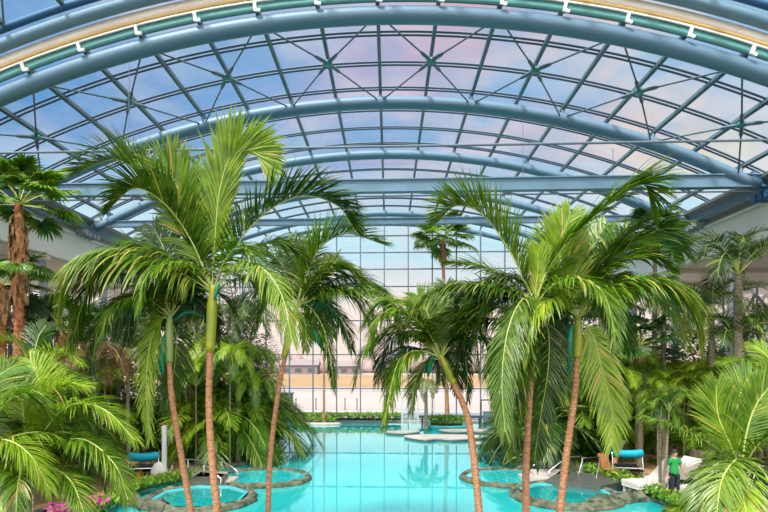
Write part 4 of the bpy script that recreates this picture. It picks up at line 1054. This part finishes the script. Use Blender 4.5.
for i, a in enumerate([
    (60, 430, 20, 1.3, 20, 'leafolive', 'olive palm clump low behind the lower left corner palm'),
    (95, 425, 28, 1.5, 22, 'leafdark', 'dark palm clump left, above the terrace wall'),
    (20, 405, 19, 1.4, 22, 'leaf', 'green palm clump behind the young palm on the left'),
    (128, 388, 28, 1.8, 24, 'leafdark', 'dark palm clump behind the drooping frond on the left'),
    (70, 380, 27, 1.9, 24, 'leafolive', 'olive palm clump in the middle of the left thicket'),
    (150, 398, 30, 1.6, 22, 'leafdark', 'dark palm clump behind the pale hoist post'),
    (195, 375, 28.5, 1.7, 26, 'leafbright', 'bright palm clump between the two left slender trunks'),
    (228, 368, 28, 1.7, 26, 'leafbright', 'bright palm clump right of the tall palm trunk on the left'),
    (250, 375, 30, 1.7, 26, 'leaf', 'green palm clump at the left end of the pool view'),
    (240, 345, 31, 1.9, 24, 'leafbright', 'bright arching palm clump above the left pool edge'),
    (600, 398, 28.5, 1.4, 24, 'leaf', 'green palm clump above the turquoise lounger on the right'),
    (632, 375, 30, 1.6, 24, 'leafbright', 'bright palm clump in the right thicket, upper row'),
    (668, 392, 28, 1.5, 26, 'leafbright', 'bright palm clump right, behind the white loungers'),
    (700, 405, 26.5, 1.4, 26, 'leafbright', 'bright palm clump right, above the bench wall'),
    (728, 420, 24, 1.3, 24, 'leaf', 'green palm clump right, behind the corner palm'),
    (690, 372, 29, 1.7, 24, 'leaf', 'green palm clump right, below the dark feathery palms'),
    (745, 385, 26, 1.7, 24, 'leaf', 'green palm clump near the right edge'),
    (650, 408, 30, 1.3, 22, 'leafdark', 'dark palm clump behind the person in green'),
    (575, 385, 29, 1.7, 24, 'leaf', 'green palm clump behind the right slender trunk'),
    (545, 385, 27, 1.8, 24, 'leafdark', 'dark palm clump left of the rightmost slender trunk'),
    (555, 425, 28, 1.1, 20, 'leaf', 'low green palm clump above the right handrails'),
    (518, 405, 29, 1.4, 24, 'leaf', 'green palm clump overhanging the right pool edge'),
    ]):
    clump(a[0], a[1], a[2], a[3], a[4], a[6], 'droop' if i % 2 else 'areca', a[5], 300 + i)
for i, a in enumerate([
    (612, 384, 25, 1.6, 'fresh green palm crown above the wooden chair'),
    (636, 368, 26, 1.7, 'fresh green palm crown at the top of the right thicket'),
    (658, 398, 24.5, 1.5, 'fresh green palm crown over the head of the person in green'),
    (684, 380, 25, 1.6, 'fresh green palm crown right, above the bench wall'),
    (706, 395, 23.5, 1.5, 'fresh green palm crown right, beside the corner palm'),
    (728, 372, 24.5, 1.6, 'fresh green palm crown right, below the dark feathery palm'),
    (640, 412, 26, 1.2, 'small fresh palm crown just above the turquoise lounger on the right'),
    (230, 360, 26, 1.6, 'fresh green palm crown right of the tall left trunk'),
    (196, 386, 26, 1.5, 'fresh green palm crown between the two left slender trunks, lower'),
    (254, 384, 27.5, 1.5, 'fresh green palm crown beside the leaning slender trunk'),
    (105, 385, 25, 1.4, 'fresh green palm crown above the left terrace')]):
    feather(a[0], a[1], a[2], a[3], 20, a[4], 'droop' if i % 2 else 'areca', 'leafbright', .05, seed=400 + i, tilt=(-.45, .6))
for i, a in enumerate([
    (205, 430, 27.5, 1.3, 1.9, 'low broad-leaved bush behind the left grey ledge'),
    (243, 436, 28, 1.1, 1.7, 'low broad-leaved bush beside the left pool steps'),
    (258, 425, 31, 1.3, 2.6, 'broad-leaved bush at the corner of the pool, far left'),
    (176, 435, 28, 1.2, 1.8, 'low broad-leaved bush behind the pale hoist post'),
    (560, 436, 28, 1.4, 1.7, 'low bush behind the right handrails'),
    (596, 436, 29, 1.4, 1.6, 'low bush behind the wooden chair'),
    (525, 430, 28, 1.2, 2.2, 'leafy bush at the right pool edge, near the shallow basin')]):
    shrub(a[0], a[1], a[2], a[3], a[4], a[5], 'shrub' if i < 4 else ('shrubdark' if i == 5 else 'shrub'), 420, .42, .16, 330 + i, droop=.6)
# ------------------------------------------------------------------ far end of the pool
fan_palm(443, 240, 43.5, 2.1, 26, 'tall fan palm on the round planter before the far glass wall', 'leaf', .17, 1.6, 60, tmat='trunk', lean=.35, droop=.3)
feather(426, 388, 39.5, 1.7, 12, 'slim grey palm on the stone platform in the pool', 'droop', 'leafolive', .14, seed=61)
feather(324, 268, 43.5, 2.4, 14, 'tall thin palm near the far glass wall, behind the leaning trunk', 'droop', 'leafolive', .10, seed=62, tmat='trunk')
def hedge(P, w, h, label, seed, mat='hedge', n=60, name='low_hedge', ls=1.0):
    """P world points along the hedge"""
    rnd = random.Random(seed); P = [Vector(p) for p in P]; c = P[0].copy(); c.z = 0
    r = thing(name, (c.x, c.y, FL), label, 'hedge')
    Q = []
    for i in range(len(P) - 1):
        m = max(2, int((P[i + 1] - P[i]).length / .1))
        for k in range(m): Q.append(P[i].lerp(P[i + 1], k / m))
    mb = MB()
    core = [q - c for q in Q]; 
    for q in core: q.z = h * .42
    mb.tube(core, [w * .24 + .02 * math.sin(i) for i in range(len(core))], 6); mb.build('stems', M['leafdark'], r)
    mb = MB()
    for q in Q:
        for k in range(n // 6):
            p = q - c; ang = rnd.uniform(0, PI); p = p + Vector((rnd.gauss(0, w * .34), rnd.gauss(0, w * .34), 0)); p.z = h * (.35 + .65 * rnd.random() ** .6)
            d = Vector((rnd.uniform(-1, 1), rnd.uniform(-1, 1), rnd.uniform(.2, 1.4))).normalized(); s = d.cross(Vector((rnd.uniform(-1, 1), rnd.uniform(-1, 1), .3))).normalized(); l = rnd.uniform(.07, .13) * ls
            a = len(mb.v); mb.v += [p, p + d * l * .5 + s * l * .3, p + d * l, p + d * l * .5 - s * l * .3]; mb.face((a, a + 1, a + 2, a + 3), 1 if rnd.random() < .12 else 0)
    mb.build('foliage', [M[mat], M['leafyellow']], r)
    return r
mb = MB(); mb.box(((W(330, 421, 45).x), 44.75, .05), (8.6, .9, .34)); struct(mb.build('trim_5', M['darkedge']), 'dark stone curb under the far hedge')
pa, pb = W(275, 421, 44.6), W(402, 421, 44.6)
hedge([(pa.x, 44.8, .2), (pb.x, 44.8, .2)], .9, .62, 'low green hedge along the foot of the far glass wall', 61, n=90, ls=1.9)
p = W(322, 424, 43.6); mb = MB(); mb.lathe((p.x, p.y, 0), [(1.5, -.3), (1.55, .10), (1.4, .16), (0, .18)], 20, sy=.4); tag(mb.build('spout_slab', M['slab']), 'flat oval stone at the pool end below the far hedge', 'stone slab')
hedge([(p.x - 1.1, p.y, .2), (p.x + 1.1, p.y, .2)], .35, .34, 'little hedge tuft on the oval stone at the pool end', 62, n=90, ls=1.8)
def platform(pts, label, h=.16, name='stone_platform'):
    poly = [G(a, b, h) for a, b in pts]; 
    # smooth closed outline
    out = []; n = len(poly)
    for i in range(n):
        a, b, c, d = poly[i - 1], poly[i], poly[(i + 1) % n], poly[(i + 2) % n]
        for k in range(5):
            t = k / 5; out.append(.5 * ((2 * b) + (c - a) * t + (2 * a - 5 * b + 4 * c - d) * t * t + (3 * b - a - 3 * c + d) * t ** 3))
    c = sum(out, Vector()) / len(out); r = thing(name, (c.x, c.y, 0), label, 'platform')
    mb = MB(); mb.prism([(q.x - c.x, q.y - c.y) for q in out], h - .05, h + .02); mb.build('top', M['slab'], r)
    mb = MB(); mb.prism([((q.x - c.x) * .99, (q.y - c.y) * .99) for q in out], -.12, h - .05); mb.build('dark_edge', M['darkedge'], r)
platform([(404, 436), (424, 434.5), (447, 434.5), (468, 435), (490, 436), (472, 438.5), (452, 439.5), (438, 438.5), (424, 439.5)], 'wavy-edged stone platform with a palm in the middle of the pool')
platform([(440, 429.5), (478, 429), (508, 430.5), (524, 435), (502, 434), (478, 431.5), (452, 431.5)], 'narrow stone walkway behind the wavy platform')
platform([(468, 443), (488, 441.5), (512, 441.5), (520, 445), (496, 445)], 'small stone platform at the right pool edge')
platform([(386, 432), (402, 430.5), (420, 431), (406, 433)], 'small stone step left of the wavy platform')
c = G(447, 425, .3)
r = thing('round_planter', (c.x, c.y, 0), 'round turquoise planter bowl with hedge around the fan palm foot', 'planter')
mb = MB(); mb.lathe((0, 0, 0), [(1.1, -1.1), (1.3, -.2), (1.7, .2), (1.75, .32), (1.6, .34), (1.5, .26), (0, .26)], 24, sy=.6); mb.build('bowl', M['basin2'], r, True)
hedge([(c.x - 1.2, c.y - .2, .2), (c.x + 1.2, c.y - .2, .2)], .9, .85, 'round hedge in the turquoise bowl under the fan palm', 63, n=200, ls=1.7)
# bridge / railing frames
p = W(451, 421, 44.2); mb = MB(); mb.box((0, 0, .55), (5.2, .8, .14)); 
r = thing('footbridge', (p.x, p.y, 0), 'dark low footbridge deck behind the round planter', 'bridge')
mb.build('deck', M['darkgrey'], r)
for i in (-2.3, -.8, .8, 2.3):
    mb = MB(); mb.box((i, 0, -.3), (.14, .5, 1.6)); mb.build('post', M['darkgrey'], r)
def railing(x0, x1, ytop, ybot, z, n, mat, label):
    a = W(x0, ytop, z); b = W(x1, ytop, z); h = a.z; gz = 0
    r = thing('railing', (a.x, a.y, gz), label, 'railing')
    mb = MB(); mb.beam((0, 0, h), (b.x - a.x, b.y - a.y, h), .09, .09); mb.build('handrail', M[mat], r)
    mb = MB(); mb.beam((0, 0, h * .55), (b.x - a.x, b.y - a.y, h * .55), .05, .05); mb.build('midrail', M[mat], r)
    for i in range(n):
        t = i / (n - 1); mb = MB(); mb.box(((b.x - a.x) * t, (b.y - a.y) * t, h / 2), (.1, .1, h)); mb.build('post', M[mat], r)
railing(402, 434, 396, 421, 42.5, 5, 'whiteplastic', 'pale frame railing with turquoise reflections left of the round planter')
railing(481, 520, 400, 421, 42, 4, 'darkgrey', 'dark railing at the right end of the pool')
mb = MB(); mb.box((W(500, 415, 43).x, 43, .5), (2.6, .8, 1.2)); tag(mb.build('bench_block', M['greypanel']), 'dark grey block behind the right pool railing', 'block')
# ------------------------------------------------------------------ decks right and left
def plate(pts, h, t, mat, name, label, kind='structure'):
    P = [G(a, b, h) for a, b in pts]; mb = MB(); mb.prism([(q.x, q.y) for q in P], h - t, h); o = mb.build(name, mat)
    if kind == 'structure': struct(o, label)
    else: tag(o, label, kind)
    return o
plate([(560, 440), (770, 440), (900, 512), (712, 512), (690, 505), (640, 483), (600, 470)], FL + .03, .05, M['deck'], 'floor', 'warm tan tiled sun deck on the right')
plate([(0, 440), (200, 440), (180, 470), (125, 482), (95, 500), (60, 560), (-200, 560)], FL + .03, .05, M['deck'], 'floor', 'tan paved terrace on the left')
# hedges beside the decks
hedge([G(585, 467, .42), G(612, 473, .42), G(640, 484, .42), G(668, 495, .42), G(700, 510, .42)], .75, .42, 'low clipped hedge between the right sun deck and the pool', 64, n=130, ls=1.3)
hedge([G(190, 474, .42), G(165, 478, .42), G(140, 483, .42), G(118, 492, .42), G(98, 506, .42)], .75, .42, 'low clipped hedge between the left terrace and the pool', 65, n=130, ls=1.3)
# swing seats with turquoise bolsters
def swing(px, py, z, label, rz, extra=True):
    c = W(px, py, z)
    r = thing('swing_lounger', (c.x, c.y, FL + .03), label, 'lounger', rz=rz)
    H = c.z - FL - .03; w = .60
    for sx in (-1, 1):
        mb = MB(); mb.tube(spline([(sx * w, .0, H), (sx * w, -.10, H * .5), (sx * (w + .02), -.30, 0)], 8), .028, 6); mb.tube([(sx * w, 0, H * .6), (sx * w, .5, .25), (sx * w, .55, 0)], .024, 6)
        mb.build('frame_leg', M['chrome'], r, True)
    mb = MB(); mb.tube([(-w, 0, H), (w, 0, H)], .025, 6); mb.tube([(-w, -.2, .35), (w, -.2, .35)], .02, 6); mb.build('crossbar', M['chrome'], r)
    mb = MB(); n = 12                      # turquoise fabric hanging as a shallow trough
    for i in range(n + 1):
        x = -w + 2 * w * i / n; sag = .06 * math.sin(PI * i / n)
        for (yy, zz) in ((-.22, .12), (-.20, -.10), (-.02, -.22), (.16, -.12), (.2, .1), (.0, .14)): mb.v.append(Vector((x, yy, H + zz - sag)))
    for i in range(n):
        for q in range(6): mb.face((i * 6 + q, i * 6 + (q + 1) % 6, i * 6 + 6 + (q + 1) % 6, i * 6 + 6 + q))
    mb.face(range(6)); mb.face([n * 6 + i for i in range(6)])
    mb.build('canopy_bolster', M['teal_cloth'], r, True)
    mb = MB(); P = spline([(0, -.5, .30), (0, -.1, .22), (0, .3, .26), (0, .6, .36)], 12)
    for q in P:
        for sx in (-w + .06, w - .06): mb.v += [q + Vector((sx, 0, .04)), q + Vector((sx, 0, -.03))]
    for i in range(12):
        a = i * 4; b = a + 4
        mb.face((a, a + 2, b + 2, b)); mb.face((a + 1, b + 1, b + 3, a + 3)); mb.face((a, b, b + 1, a + 1)); mb.face((a + 2, a + 3, b + 3, b + 2))
    mb.build('seat_sling', M['darkgrey'], r, True)
    return r
swing(144, 455, 23.5, 'turquoise-topped lounger with metal frame on the left terrace', .25)
swing(627, 452, 23.6, 'turquoise-topped lounger with metal frame on the right sun deck', -.15)
# pale hoist post left
p = G(165, 482, FL); r = thing('pool_hoist', (p.x, p.y, FL), 'pale upright post with a rounded foot beside the left turquoise lounger', 'hoist')
sc = p.length / 22
mb = MB(); mb.box((-.02, 0, 1.15), (.17, .12, 2.3)); mb.build('post', M['whiteplastic'], r)
mb = MB(); mb.lathe((-.24, 0, .40), [(0, -.40), (.26, -.38), (.36, -.15), (.34, .12), (.20, .36), (0, .44)], 16, sx=1, sy=.5); mb.build('foot', M['whiteplastic'], r, True)
p = G(139, 478, FL); mb = MB(); mb.lathe((0, 0, 0), [(.11, 0), (.14, .26), (.11, .26), (.09, .04), (0, .04)], 14); o = mb.build('bucket', M['orange']); o.location = (p.x, p.y, FL + .03); tag(o, 'small yellow bucket under the left turquoise lounger', 'bucket')
# handrails to the whirlpools
def rail(pts, label, mat='chrome', r=.028, posts=()):
    P = [W(a, b, z) for a, b, z in pts]; c = P[-1].copy(); c.z = 0
    root = thing('handrail', c, label, 'handrail')
    mb = MB(); mb.tube(P, r, 8); rel(mb, c).build('rail_tube', M[mat], root, True)
    for (a, b, z, bot) in posts:
        q = W(a, b, z); mb = MB(); mb.tube([(q.x, q.y, bot), (q.x, q.y, q.z)], r * .9, 8); rel(mb, c).build('post', M[mat], root, True)
rail([(168, 466, 24), (186, 459, 23.5), (200, 460, 23), (221, 479, 21.5), (221, 488, 21.5)], 'nearer chrome handrail down to the left whirlpool', posts=((204, 463, 22.8, .1), (172, 465, 24, .1), (188, 459, 23.5, .1)))
rail([(196, 455, 26), (214, 454, 25.5), (237, 471, 23.5), (238, 480, 23.5)], 'further chrome handrail by the left pool steps', posts=((222, 460, 24.8, .1), (198, 455, 26, .1)))
rail([(533, 466, 24.5), (550, 453, 25.5), (566, 452, 26)], 'further chrome handrail by the right pool steps', posts=((547, 455, 25.2, .1), (565, 452, 26, .1)))
rail([(548, 472, 23), (567, 457, 24), (583, 456, 24.5)], 'nearer chrome handrail down to the right whirlpool', posts=((549, 471, 23, .1), (564, 459, 24, .1), (582, 456, 24.5, .1)))
rail([(578, 476, 22.8), (583, 458, 23.2), (600, 457, 23), (596, 480, 22.2)], 'bent chrome grab rail right of the whirlpool steps')
for s, c, lab in ((-1, cL, 'left'), (1, cR, 'right')):
    d = Vector((s * .2, 2.4, 0)) if s < 0 else Vector((-.3, 2.5, 0))
    r = thing('pool_steps', (c.x + d.x, c.y + d.y, 0), f'pale stone steps between the {lab} whirlpool and the bushes', 'steps')
    for i in range(3):
        mb = MB(); mb.box((-s * (-.5 + .55 * i) * -1, .35 * i, .02 - .0 * i + .06 * i), (1.5, 1.0, .12 + .12 * i)); mb.build('step', M['slab'], r)
plate([(186, 482), (200, 472), (228, 474), (222, 482)], .32, .4, M['ledge'], 'stone_ledge', 'grey stone ledge behind the left whirlpool', 'ledge')
plate([(546, 480), (560, 471), (600, 474), (632, 480), (600, 486), (575, 483)], .32, .4, M['ledge'], 'stone_ledge', 'grey stone ledge behind the right whirlpool', 'ledge')
plate([(600, 484), (630, 477), (664, 480), (660, 490), (640, 487)], .22, .25, M['black'], 'dark_mat', 'black low step beneath the right turquoise lounger', 'step')
# white loungers on the right deck
def lounger(p, rz, label):
    r = thing('sun_lounger', (p.x, p.y, FL + .03), label, 'sun lounger', 'white loungers on the right deck', rz)
    mb = MB(); prof = [(-1.0, .34), (.15, .34), (.95, 1.05)]
    for (x, z) in prof: mb.v += [Vector((x, -.42, z)), Vector((x, .42, z)), Vector((x, .42, z + .12)), Vector((x, -.42, z + .12))]
    for i in range(2):
        for q in range(4): mb.face((i * 4 + q, i * 4 + (q + 1) % 4, i * 4 + 4 + (q + 1) % 4, i * 4 + 4 + q))
    mb.face((0, 1, 2, 3)); mb.face((8, 9, 10, 11)); mb.build('cushion', M['cushion'], r)
    mb = MB(); mb.box((-.1, 0, .28), (1.8, .8, .08)); mb.build('frame', M['white'], r)
    for (x, y) in ((-.9, -.36), (-.9, .36), (.7, -.36), (.7, .36)):
        mb = MB(); mb.box((x, y, .13), (.07, .07, .26)); mb.build('leg', M['white'], r)
    mb = MB(); mb.beam((.75, 0, .3), (.85, 0, .92), .06, .5); mb.build('back_support', M['white'], r)
lounger(G(652, 491, .2), .28, 'white sun lounger nearest the right turquoise lounger')
lounger(G(673, 489, .2) + Vector((.1, .25, 0)), .28, 'white sun lounger left of the person in green')
lounger(G(706, 497, .2), .35, 'white sun lounger right of the person in green')
lounger(G(735, 500, .2) + Vector((.3, .6, 0)), .35, 'white sun lounger furthest right, behind the corner palm')
p = G(683, 492, .2); mb = MB(); mb.box((0, 0, .2), (.6, .5, .04)); mb.box((0, 0, .42), (.62, .52, .04)); [mb.box((a, b, .21), (.05, .05, .42)) for a in (-.26, .26) for b in (-.2, .2)]; mb.box((0, 0, .22), (.5, .42, .3))
o = mb.build('side_table', M['black']); o.location = (p.x + .35, p.y + .3, FL + .03); tag(o, 'small black side table beside the person in green', 'table')
# balustrade bench on the right
r = thing('bench_wall', (0, 0, 0), 'long sand-coloured stepped wall with pale bench behind the person in green', 'wall bench')
a, b = G(638, 458, FL), G(735, 488, FL); r.location = (a.x, a.y, FL)
v = b - a; v.z = 0; d = v.normalized(); nn = Vector((-d.y, d.x, 0))
mb = MB(); mb.beam(Vector((0, 0, .2)), v + Vector((0, 0, .2)), .35, .4); mb.build('step_front', M['beigewall'], r)
mb = MB(); mb.beam(nn * .5 + Vector((0, 0, .45)), v + nn * .5 + Vector((0, 0, .45)), .6, .10); mb.build('bench_seat', M['cushion'], r)
mb = MB(); mb.beam(nn * .9 + Vector((0, 0, .6)), v + nn * .9 + Vector((0, 0, .6)), .12, .7); mb.build('backrest', M['cushion'], r)
for i in range(7):
    q = v * (i / 6) + nn * .75; mb = MB(); mb.box((q.x, q.y, .45), (.14, .14, .9)); mb.build('post', M['beigewall'], r)
# white pot
p = W(615, 446, 24.5); r = thing('planter_pot', (p.x, p.y, FL), 'white tapered pot on a stand behind the right turquoise lounger', 'pot')
h = p.z - FL
mb = MB(); mb.lathe((0, 0, h - .25), [(0, 0), (.26, 0), (.40, .42), (.43, .42), (.43, .5), (.36, .5), (.33, .4), (0, .38)], 18); mb.build('pot', M['pot'], r, True)
mb = MB(); mb.lathe((0, 0, 0), [(.3, 0), (.3, .06), (.1, .1), (.1, h - .25)], 14); mb.build('stand', M['wood'], r, True)
mb = shrub_mesh(91, 60, .3, .5, .4, .08, ['leafbright'], .5); mb.v = [q + Vector((0, 0, h + .15)) for q in mb.v]; mb.build('foliage', M['leafbright'], r)
# wooden chair
p = G(610, 478, .2); r = thing('wooden_chair', (p.x, p.y, FL), 'brown wooden folding chair left of the right turquoise lounger', 'chair', rz=.4)
mb = MB(); mb.box((0, 0, .45), (.5, .48, .05)); mb.build('seat', M['wood'], r)
mb = MB(); mb.beam((0, .25, .48), (0, .42, 1.05), .5, .04); mb.build('backrest', M['wood'], r)
for (x, y) in ((-.22, -.2), (.22, -.2), (-.22, .22), (.22, .22)):
    mb = MB(); mb.tube([(x, y, 0), (x, y * .9, .45)], .025, 6); mb.build('leg', M['wood'], r)
# left terrace walls
def wallseg(a, b, h, t, label, mat='beigewall', cap=True, z0=FL):
    r = thing('terrace_wall', (a.x, a.y, z0), label, 'wall')
    v = b - a; v.z = 0
    mb = MB(); mb.beam(Vector((0, 0, h / 2)), v + Vector((0, 0, h / 2)), t, h); mb.build('wall', M[mat], r)
    if cap:
        mb = MB(); mb.beam(Vector((0, 0, h + .05)), v + Vector((0, 0, h + .05)), t + .08, .10); mb.build('coping', M['darkgrey'], r)
wallseg(G(88, 478, FL), G(160, 462, FL), .55, .35, 'low sand-coloured terrace wall left, in front of the turquoise lounger')
wallseg(G(90, 466, FL), G(165, 452, FL), 1.25, .35, 'taller sand-coloured terrace wall left, behind the turquoise lounger')
wallseg(W(5, 500, 13), W(36, 500, 13), .95, .3, 'tan stone wall block in the bottom left corner', cap=False)
wallseg(W(46, 494, 13.5), W(66, 494, 13.5), 1.2, .5, 'tan stone wall block right of the corner palm trunk', cap=False)
for px, lab in ((41, 'black post left of the tan stone block'), (69, 'black post right of the tan stone block'), (100, 'black post beside the magenta flowers')):
    p = W(px, 500, 13.2); mb = MB(); mb.box((0, 0, .7), (.18, .18, 1.4)); o = mb.build('bollard_post', M['black']); o.location = (p.x, p.y, FL); tag(o, lab, 'post')
for px, py, lab in ((60, 508, 'magenta flowers at the bottom edge left'), (93, 502, 'magenta flowers among leaves, right of the black post')):
    p = W(px, py, 12.6); r = thing('flowering_plant', (p.x, p.y, FL), lab, 'flowers')
    mb = shrub_mesh(px, 120, .35, .5, .22, .06, ['shrub'], .4); mb.v = [q + Vector((0, 0, p.z - .6 - FL)) for q in mb.v]; mb.build('foliage', M['shrub'], r)
    mb = shrub_mesh(px + 1, 40, .32, .25, .12, .10, ['pink'], .1); mb.v = [q + Vector((0, 0, p.z - .15 - FL)) for q in mb.v]; mb.build('petals', M['pink'], r)['kind'] = 'stuff'
    mb = MB(); mb.tube([(0, 0, 0), (0, 0, p.z - .3 - FL)], .03, 5); mb.build('stem', M['trunkgrey'], r)
# ------------------------------------------------------------------ person
def skinmesh(name, verts, edges, radii, mat, parent, sub=2, root=0):
    me = bpy.data.meshes.new(name); me.from_pydata(verts, edges, []); me.materials.append(mat)
    o = bpy.data.objects.new(name, me); COL.objects.link(o); o.parent = parent
    m = o.modifiers.new('skin', 'SKIN'); m.use_smooth_shade = True
    sv = me.skin_vertices[0].data
    for i, r in enumerate(radii): sv[i].radius = (r, r) if not hasattr(r, '__len__') else r
    for i in range(len(verts)): sv[i].use_root = (i == root)
    s = o.modifiers.new('smooth', 'SUBSURF'); s.levels = sub; s.render_levels = sub
    return o
p = G(674, 500, FL)
P = thing('person', (p.x, p.y, FL + .03), 'person in a green short-sleeved shirt and black trousers standing on the right deck', 'person', rz=.25)
bv = [(0, 0, .93), (0, 0, 1.10), (0, 0, 1.30), (0, 0, 1.43), (0, -.01, 1.50), (0, -.02, 1.62), (0, -.02, 1.72),
      (-.10, 0, .86), (-.12, -.02, .48), (-.12, .02, .08), (-.12, -.13, .04),
      (.10, 0, .86), (.13, .0, .48), (.14, .04, .08), (.14, -.11, .04),
      (-.19, 0, 1.40), (-.30, .02, 1.15), (-.36, -.10, .92), (-.38, -.15, .84),
      (.19, 0, 1.40), (.30, .02, 1.15), (.38, -.10, .94), (.41, -.15, .86)]
be = [(0, 1), (1, 2), (2, 3), (3, 4), (4, 5), (5, 6), (0, 7), (7, 8), (8, 9), (9, 10), (0, 11), (11, 12), (12, 13), (13, 14), (3, 15), (15, 16), (16, 17), (17, 18), (3, 19), (19, 20), (20, 21), (21, 22)]
br = [(.15, .11), (.13, .10), (.16, .11), (.13, .09), .055, (.085, .10), (.07, .085), .10, .065, .045, .04, .10, .065, .045, .04, .065, .045, .035, .03, .065, .045, .035, .03]
body = skinmesh('body', bv, be, br, M['skin'], P)
for sx in (-1, 1):
    hx, hy, hz = (-.38, -.15, .84) if sx < 0 else (.41, -.15, .86)
    for k, (ox, oy, l) in enumerate(((-.03, 0, .075), (-.01, -.01, .085), (.01, -.01, .08), (.03, 0, .065))):
        mb = MB(); mb.tube([(hx + ox, hy + oy, hz), (hx + ox, hy + oy - .02, hz - l * .6), (hx + ox, hy + oy - .01, hz - l)], [.010, .009, .006], 6); mb.build('finger', M['skin'], P, True)
    mb = MB(); mb.tube([(hx - sx * .03, hy - .01, hz + .03), (hx - sx * .055, hy - .03, hz - .01), (hx - sx * .05, hy - .035, hz - .04)], [.012, .010, .007], 6); mb.build('thumb', M['skin'], P, True)
mb = MB(); mb.lathe((0, .0, 1.655), [(.0, -.10), (.075, -.075), (.10, -.0), (.10, .06), (.07, .115), (0, .135)], 14, sy=1.12); mb.build('hair', M['hair'], P, True)
mb = MB(); mb.lathe((0, -.045, 1.62), [(0, -.115), (.045, -.10), (.072, -.04), (.075, .03), (.06, .075), (0, .09)], 14, sy=.95)
mb.tube([(0, -.115, 1.645), (0, -.135, 1.60), (0, -.12, 1.59)], [.010, .016, .008], 6); FC = mb.build('face', M['skin'], P, True)
for sx in (-1, 1):
    mb = MB(); mb.lathe((sx * .03, -.108, 1.635), [(0, -.010), (.010, 0), (0, .010)], 8); mb.build('eye', M['black'], FC)
    mb = MB(); mb.lathe((sx * .085, -.01, 1.625), [(0, -.03), (.014, -.01), (.016, .015), (0, .03)], 8, sy=1.6); mb.build('ear', M['skin'], P, True)
mb = MB(); mb.box((0, -.115, 1.565), (.045, .012, .010)); mb.build('mouth', M['skin'], FC)
skinmesh('shirt', [(0, 0, .80), (0, 0, 1.10), (0, 0, 1.30), (0, 0, 1.43), (-.19, 0, 1.41), (-.27, .01, 1.22), (.19, 0, 1.41), (.27, .01, 1.22), (0, -.0, 1.485)], [(0, 1), (1, 2), (2, 3), (3, 4), (4, 5), (3, 6), (6, 7), (3, 8)], [(.20, .15), (.175, .135), (.19, .135), (.155, .115), .09, .075, .09, .075, .07], M['shirt'], P)
skinmesh('trousers', [(0, 0, 1.02), (-.10, 0, .84), (-.12, -.02, .48), (-.12, .02, .10), (.10, 0, .84), (.13, 0, .48), (.14, .04, .10)], [(0, 1), (1, 2), (2, 3), (0, 4), (4, 5), (5, 6)], [(.17, .13), .125, .095, .085, .125, .095, .085], M['trouser'], P)
for sx, x, y in ((-1, -.12, .0), (1, .14, .02)):
    mb = MB(); mb.lathe((x, y - .06, 0), [(.05, 0), (.06, .03), (.055, .08), (0, .11)], 12, sy=2.3); mb.build('shoe', M['black'], P, True)
